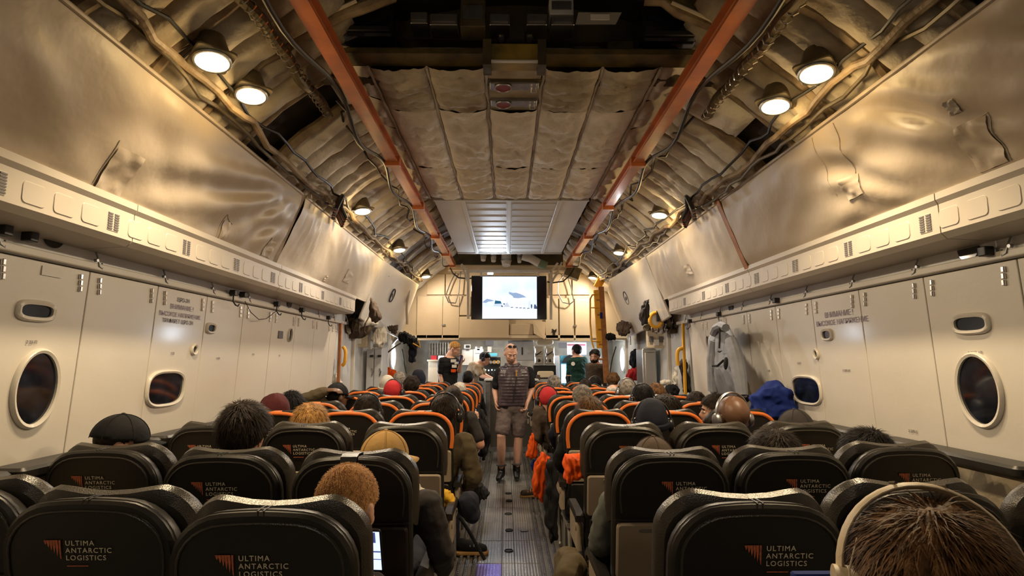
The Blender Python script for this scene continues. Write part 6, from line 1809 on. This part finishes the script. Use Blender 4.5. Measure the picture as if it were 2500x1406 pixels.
def stander(label, loc_px, Yp, J, head, skin, top, top_mat, leg, hairs=None, phones=None, face=True, brow='h_dark', beard=None, sleeves='short', seed=0, wd=1.0, hands=(.5, .5)):
    p = at(loc_px[0], loc_px[1], Yp)
    t = thing('person', label, 'person', Vector((p.x, p.y, 0)))
    c, R = head
    figure(t, J, skin, top, top_mat, 'long', leg, 'boot', .010, wd, 0, hands, sleeves, head, seed)
    if hairs: hair(t, c, R, hairs[0], hairs[1], 1, seed)
    if phones: headphones(t, c, R, 'ear_black', 1)
    if face: face_parts(t, c, R, 1, brow, beard)
    return t
def legs(pel, fw, spread=.10):
    fw = Vector(fw).normalized(); lat = Vector((fw.y, -fw.x, 0)); o = {}
    for q, sg in (('L', -1), ('R', 1)):
        h = pel + lat * (sg * spread * .9) + Vector((0, 0, -.04)); an = Vector((h.x, h.y, .10)); kn = h.lerp(an, .5) + fw * .03
        o.update({'hi' + q: h, 'kn' + q: kn, 'an' + q: an, 'to' + q: an + fw * .15 + Vector((0, 0, -.055))})
    return o
# blond man looking down at a phone, three quarter right
Yb = 9.85
R = rotm(-PI / 2 - .35, .42)
J = {'neck': V(1096, 870, Yb), 'chest': V(1094, 905, Yb), 'pel': V(1092, 958, Yb), 'shR': V(1079, 882, Yb - .12), 'elR': V(1076, 918, Yb - .12), 'wrR': V(1080, 945, Yb - .2), 'shL': V(1112, 882, Yb + .06), 'elL': V(1121, 905, Yb - .05), 'wrL': V(1125, 886, Yb - .16),
     'hdL': Vector((.1, -.1, .9)), 'pnL': Vector((-.2, -.5, 0)), 'hdR': Vector((.1, -.1, -1)), 'pnR': Vector((1, 0, 0))}
J.update(legs(J['pel'], (1, -.5, 0)))
tb = stander('blond man in black printed tee standing left front, looking at a phone', (1094, 930), Yb, J, (V(1110, 852, Yb), R), 'skin_pale', 'tee', 'c_black', 'c_black', ('short', 'h_blond'), brow='h_blond', seed=51)
for (x, y, w, h, mt) in ((1107, 881, .09, .05, 'paper'), (1115, 886, .07, .04, 'paper'), (1109, 894, .08, .05, 'paper'), (1107, 905, .08, .05, 'c_orange')):
    build(MB().rbox(V(x, y, Yb - .185), (w, .012, h), .004), 'shirt_print', MT[mt], tb)
p = V(1124, 878, Yb - .2)
tp = thing('mobile_phone', 'small phone held up by the blond man in black tee', 'phone', p)
build(MB().rbox(p, (.02, .075, .14), .008, Matrix.Rotation(.3, 3, 'Y')), 'case', MT['c_blue'], tp)
# man with headphones bending over the counter, facing right
Yt = 10.6
R = rotm(-PI / 2 - .25, .45)
J = {'neck': V(1172, 888, Yt), 'chest': V(1158, 902, Yt), 'pel': V(1148, 945, Yt), 'shR': V(1163, 898, Yt - .16), 'elR': V(1176, 918, Yt - .2), 'wrR': V(1196, 925, Yt - .3), 'shL': V(1168, 895, Yt + .16), 'elL': V(1184, 916, Yt + .15), 'wrL': V(1202, 924, Yt + .05),
     'hdL': Vector((1, -.1, -.1)), 'pnL': Vector((0, 0, -1)), 'hdR': Vector((1, 0, -.1)), 'pnR': Vector((0, 0, -1))}
J.update(legs(J['pel'], (1, -.2, 0)))
stander('man in tan tee and black headphones bending over the counter', (1150, 950), Yt, J, (V(1184, 876, Yt), R), 'skin', 'tee', 'c_tan', 'c_navy', ('short', 'h_black'), True, seed=52)
# man in dark green, seen from behind three quarter left
Yg = 10.35
R = rotm(.55, .0)
J = {'neck': V(1410, 868, Yg), 'chest': V(1411, 900, Yg), 'pel': V(1412, 955, Yg), 'shL': V(1393, 884, Yg - .05), 'elL': V(1389, 920, Yg + .0), 'wrL': V(1390, 945, Yg + .12), 'shR': V(1427, 882, Yg + .05), 'elR': V(1434, 920, Yg), 'wrR': V(1430, 945, Yg + .1)}
J.update(legs(J['pel'], (-.4, 1, 0)))
tg = stander('dark haired man in a dark green pullover turned away at right front', (1412, 950), Yg, J, (V(1407, 858, Yg), R), 'skin', 'pullover', 'c_green', 'c_navy', ('short', 'h_black'), sleeves='long', seed=53)
build(MB().cyl(V(1399, 888, Yg - .165), V(1399, 888, Yg - .185), .035, 16), 'round_badge', MT['paper'], tg)
# bearded man in brown tee looking to the left at the ladder
Yr = 9.75
R = rotm(PI - .45, .02)
J = {'neck': V(1455, 885, Yr), 'chest': V(1457, 912, Yr), 'pel': V(1458, 965, Yr), 'shR': V(1440, 895, Yr - .03), 'elR': V(1438, 930, Yr), 'wrR': V(1442, 955, Yr - .08), 'shL': V(1471, 896, Yr + .03), 'elL': V(1475, 932, Yr), 'wrL': V(1470, 957, Yr - .08)}
J.update(legs(J['pel'], (-.3, -1, 0)))
stander('dark curly haired bearded man in brown tee beside the ladder', (1457, 960), Yr, J, (V(1452, 873, Yr), R), 'skin', 'tee', 'c_brown', 'c_navy', ('messy', 'h_black'), beard='h_dark', seed=54)
# ================================================================ CLOTHES, BAGS AND SMALL THINGS
def lump(name, label, cat, ell_list, mat, seed, vox=.012, amp=.02, f=9, part='fabric', group=None):
    m = MB()
    for c, r in ell_list: m.ell(c, r, 16, 10)
    zmin = min(v[2] for v in m.v); cs = sum((Vector(c) for c, r in ell_list), Vector()) / len(ell_list)
    t = thing(name, label, cat, Vector((cs.x, cs.y, zmin)), group)
    def fn(v, n):
        a = noise.noise(v * f + Vector((seed, 0, 0))); b = abs(noise.noise(v * f * 1.7 + Vector((0, seed, 0))))
        return v + n * amp * (a - b * .9)
    bake(m, part, MT[mat], t, vox, 2, extra=fn)
    return t
# blue jacket bundle heaped on the window seat
q = [(1862, 1000, .10), (1895, 985, .11), (1915, 1000, .10), (1880, 960, .10), (1905, 960, .09), (1855, 975, .07)]
lump('blue_jacket', 'bright blue jacket heaped against the right wall by the oval window', 'jacket', [(at(x, y, 4.35), (r * 1.15, r, r * .9)) for x, y, r in q], 'c_blue', 3, .012, .05, 8)
# grey hooded jacket hanging on the right wall, brown coat behind it
def hanging_coat(name, label, px, Y0_, Y1_, mat, seed, th, x_in):
    """outline in pixels; depth follows the wall from Y0 to Y1 as x grows outwards"""
    qs = [(atx(x, y, XC + HALF - x_in)) for x, y in px]
    c = sum(qs, Vector()) / len(qs)
    def ins(f, dx): return [c.lerp(v, f) + Vector((dx + .025 * noise.noise(v * 7 + Vector((seed, f * 3, 0))), 0, 0)) for v in qs]
    t = thing(name, label, 'jacket', Vector((c.x, c.y, min(v.z for v in qs))))
    m = MB().loft([ins(.35, -th), ins(.7, -th * .9), ins(.92, -th * .55), ins(1, 0), ins(.95, th * .3), ins(.6, th * .35)])
    def fold(v, n):
        g = noise.noise(Vector((v.x * 5, v.y * 9, v.z * 2.2)) + Vector((seed, 0, 0)))
        h = abs(noise.noise(Vector((v.x * 9, v.y * 16, v.z * 5)) + Vector((0, seed, 0))))
        return v + n * (.030 * g - .020 * h)
    bake(m, 'body', MT[mat], t, .014, 2, extra=fold)
    return t
t = hanging_coat('brown_coat', 'olive brown coat hanging behind the grey jacket on the right wall', [(1762, 790), (1776, 796), (1795, 830), (1812, 880), (1822, 930), (1838, 978), (1800, 990), (1775, 985), (1768, 900), (1760, 830)], 5, 5, 'c_olive', 4, .06, .11)
t = hanging_coat('grey_jacket', 'light grey hooded jacket with black zips hanging on the right wall', [(1745, 800), (1758, 792), (1772, 797), (1784, 815), (1797, 850), (1808, 895), (1818, 940), (1819, 972), (1800, 978), (1770, 968), (1742, 966), (1740, 930), (1740, 880), (1736, 850), (1738, 822)], 5, 5, 'c_grey', 5, .09, .20)
X = XC + HALF - .20 - .11
def onj(pts, r, name, mat): build(MB().tube([atx(x, y, X) for x, y in pts], r, 6), name, MT[mat], t)
onj([(1757, 800), (1757, 830), (1756, 850)], .008, 'zip', 'c_char'); onj([(1740, 893), (1752, 893), (1766, 880)], .010, 'chest_zip', 'c_black')
build(MB().ell(atx(1772, 887, X - .01), (.014, .035, .055), 12, 8, Matrix.Rotation(.35, 3, 'X')), 'sleeve_pocket', MT['c_black'], t)
build(MB().tube([atx(x, y, X) for x, y in ((1753, 859), (1757, 860), (1763, 856), (1757, 858), (1753, 857))], .004, 5), 'chest_emblem', MT['c_black'], t)
build(MB().tube([atx(x, y, X + .03) for x, y in ((1742, 815), (1748, 800), (1760, 794), (1772, 800))], .035, 8), 'hood', MT['c_grey'], t)
for k, pp in enumerate((((1784, 830), (1796, 870), (1806, 920), (1812, 965)), ((1746, 830), (1742, 880), (1744, 955)))):
    build(MB().tube([atx(x, y, X + .04) for x, y in pp], [.05, .06, .055, .045][:len(pp)], 10), 'sleeve', MT['c_grey'], t)
build(MB().tube([atx(1753, 772, X + .06), atx(1755, 782, X + .06), atx(1760, 792, X + .06)], .006, 6), 'hanger_hook', MT['black'], t)
# orange coats spilling into the right aisle
def drapeq(name, label, px, Y, mat, seed, th=.06, cat='jacket'):
    return rag(name, label, cat, px, Y, mat, seed, th)
drapeq('orange_coat', 'orange coat over the right aisle armrest beside the third row', [(1378, 1108), (1400, 1106), (1425, 1108), (1427, 1140), (1426, 1168), (1405, 1170), (1390, 1182), (1378, 1170), (1374, 1140)], 3.45, 'c_orange', 21, .10)
drapeq('orange_coat', 'orange coat hanging down to the floor in the right aisle', [(1318, 1110), (1330, 1104), (1342, 1112), (1340, 1150), (1332, 1190), (1327, 1226), (1312, 1214), (1298, 1200), (1302, 1160), (1308, 1130)], 4.75, 'c_orange', 22, .10)
drapeq('orange_coat', 'small orange coat farther up the right aisle', [(1296, 1056), (1304, 1056), (1312, 1085), (1311, 1118), (1296, 1120), (1283, 1116), (1288, 1085)], 6.0, 'c_orange', 23, .08)
drapeq('blue_bag', 'blue bag on the floor below the farther orange coat', [(1300, 1120), (1309, 1122), (1308, 1150), (1298, 1150), (1294, 1135)], 6.1, 'c_blue', 24, .06, 'bag')
# shoe with tan sole in the right aisle
p = atz(1302, 1213, 0)
t = thing('walking_shoe', 'brown walking shoe with tan sole under the orange coat', 'shoe', p)
m = MB(); m.chain([p + Vector((.10, .0, .07)), p + Vector((.05, 0, .055)), p + Vector((-.11, -.02, .045))], [.05, .048, .036])
bake(m, 'upper', MT['c_brown'], t, .008, 3)
build(MB().rbox(p + Vector((.0, 0, .014)), (.30, .10, .028), .045), 'sole', MT['sole'], t)
for k in range(4):
    build(MB().tube([p + Vector((-.06 + .03 * k, -.052, .06 + .006 * k)), p + Vector((-.06 + .03 * k, -.02, .085 + .008 * k))], .005, 5), 'lace', MT['sole'], t)
p = atz(1160, 1356, 0)
t = thing('walking_shoe', 'dark walking shoe with tan sole at the left aisle edge', 'shoe', p)
m = MB(); m.chain([p + Vector((-.12, .04, .07)), p + Vector((-.05, .03, .06)), p + Vector((.06, .02, .045))], [.05, .048, .036]); bake(m, 'upper', MT['c_black'], t, .008, 3)
build(MB().rbox(p + Vector((-.03, .03, .016)), (.27, .10, .03), .045), 'sole', MT['sole'], t)
for k in range(3):
    build(MB().tube([p + Vector((-.04 + .03 * k, -.02, .07)), p + Vector((-.04 + .03 * k, .02, .095))], .005, 5), 'lace', MT['c_mid'], t)
# black backpack, blue cushion, yellow jacket, strap on the left of the aisle
drapeq('small_backpack', 'small black backpack on the floor at the left aisle edge', [(1160, 1180), (1175, 1178), (1186, 1192), (1194, 1205), (1190, 1216), (1176, 1214), (1168, 1232), (1158, 1225), (1156, 1200)], 5.0, 'c_black', 25, .10, 'backpack')
p0 = [at(x, y, 3.55) for x, y in ((1140, 1225), (1150, 1250), (1152, 1262))]
lump('blue_cushion', 'dark blue padded cushion poking into the left aisle', 'cushion', [(at(1146, 1232, 3.7), (.07, .10, .09)), (at(1154, 1255, 3.7), (.055, .08, .06))], 'c_navy', 26, .010, .012)
drapeq('yellow_jacket', 'mustard yellow jacket stuffed beside the left third row seat', [(1082, 1196), (1092, 1196), (1108, 1210), (1118, 1226), (1108, 1232), (1096, 1240), (1084, 1236), (1080, 1215)], 3.6, 'c_yellow', 27, .08)
pipe('loose_strap', 'dark seat strap dangling to the floor in the left aisle', 'strap', ((1122, 1262), (1142, 1292), (1158, 1320), (1172, 1345), (1183, 1366)), 4.35, .013, 'c_black')
rag('white_cap', 'white cap hanging beside the left second row seat', 'cap', ((1017, 1176), (1024, 1186), (1030, 1192), (1040, 1193), (1036, 1200), (1028, 1208), (1022, 1218), (1016, 1214)), 2.75, 'c_white', 28, .05)
# legs showing beside the right aisle: knee of the D2 passenger
lump('folded_trousers', 'olive folded trousers by the nearest right aisle armrest', 'trousers', [(at(1392, 1385, 2.85), (.075, .16, .085)), (at(1380, 1405, 2.8), (.06, .12, .09))], 'c_olive', 29, .011, .02)
rag('dark_trousers', 'black trousers hanging over the right aisle seats', 'trousers', ((1335, 1115), (1352, 1125), (1362, 1180), (1362, 1240), (1358, 1320), (1345, 1325), (1335, 1290), (1328, 1220), (1334, 1160)), 3.95, 'c_black', 30, .10)
rag('black_coat', 'black coat slung over seats beside the left aisle, front', 'coat', ((1168, 985), (1180, 1000), (1194, 1040), (1198, 1080), (1192, 1105), (1180, 1130), (1172, 1110), (1174, 1060), (1166, 1010)), 6.3, 'c_black', 31, .08)
rag('pink_towel', 'small pink cloth on the left aisle seats, front', 'cloth', ((1160, 1002), (1168, 1006), (1170, 1022), (1164, 1026), (1159, 1014)), 5.9, 'skin_pale', 32, .03)
# white plastic bag and cap pile at the left front
rag('plastic_bag', 'crumpled white plastic bag lit from behind at the left front', 'bag', ((797, 930), (808, 922), (818, 915), (825, 906), (829, 925), (836, 934), (815, 940), (794, 944)), 6.9, 'paper', 33, .07)
rag('cream_pillow', 'cream pillow on the seats at the right front', 'pillow', ((1612, 930), (1622, 926), (1636, 928), (1640, 936), (1628, 942), (1612, 940)), 7.3, 'c_white', 34, .07)
rag('dark_rucksack', 'dark rucksack with a small red tab at the right front', 'bag', ((1620, 948), (1632, 938), (1648, 938), (1658, 950), (1655, 966), (1625, 966)), 6.6, 'c_black', 35, .08)
# cup by the green shirt
pc = at(1389, 922, 9.9)
t = thing('glass_cup', 'dark drinking glass with amber top by the green shirt', 'cup', pc)
build(MB().tube([pc + Vector((0, 0, -.06)), pc + Vector((0, 0, .03))], [.030, .038], 14), 'glass', MT['ear_black'], t)
build(MB().tube([pc + Vector((0, 0, .03)), pc + Vector((0, 0, .045))], .039, 14), 'rim', MT['sole'], t)
# phone edge at the very bottom right
p = at(2035, 1400, 1.0)
t = thing('blue_tablet', 'blue edged tablet at the bottom edge before the headphone person', 'tablet', p + Vector((0, 0, -.03)))
build(MB().rbox(p + Vector((0, 0, -.006)), (.14, .02, .016), .006), 'case', MT['c_blue'], t)

bpy.data.scenes.remove(TMP)
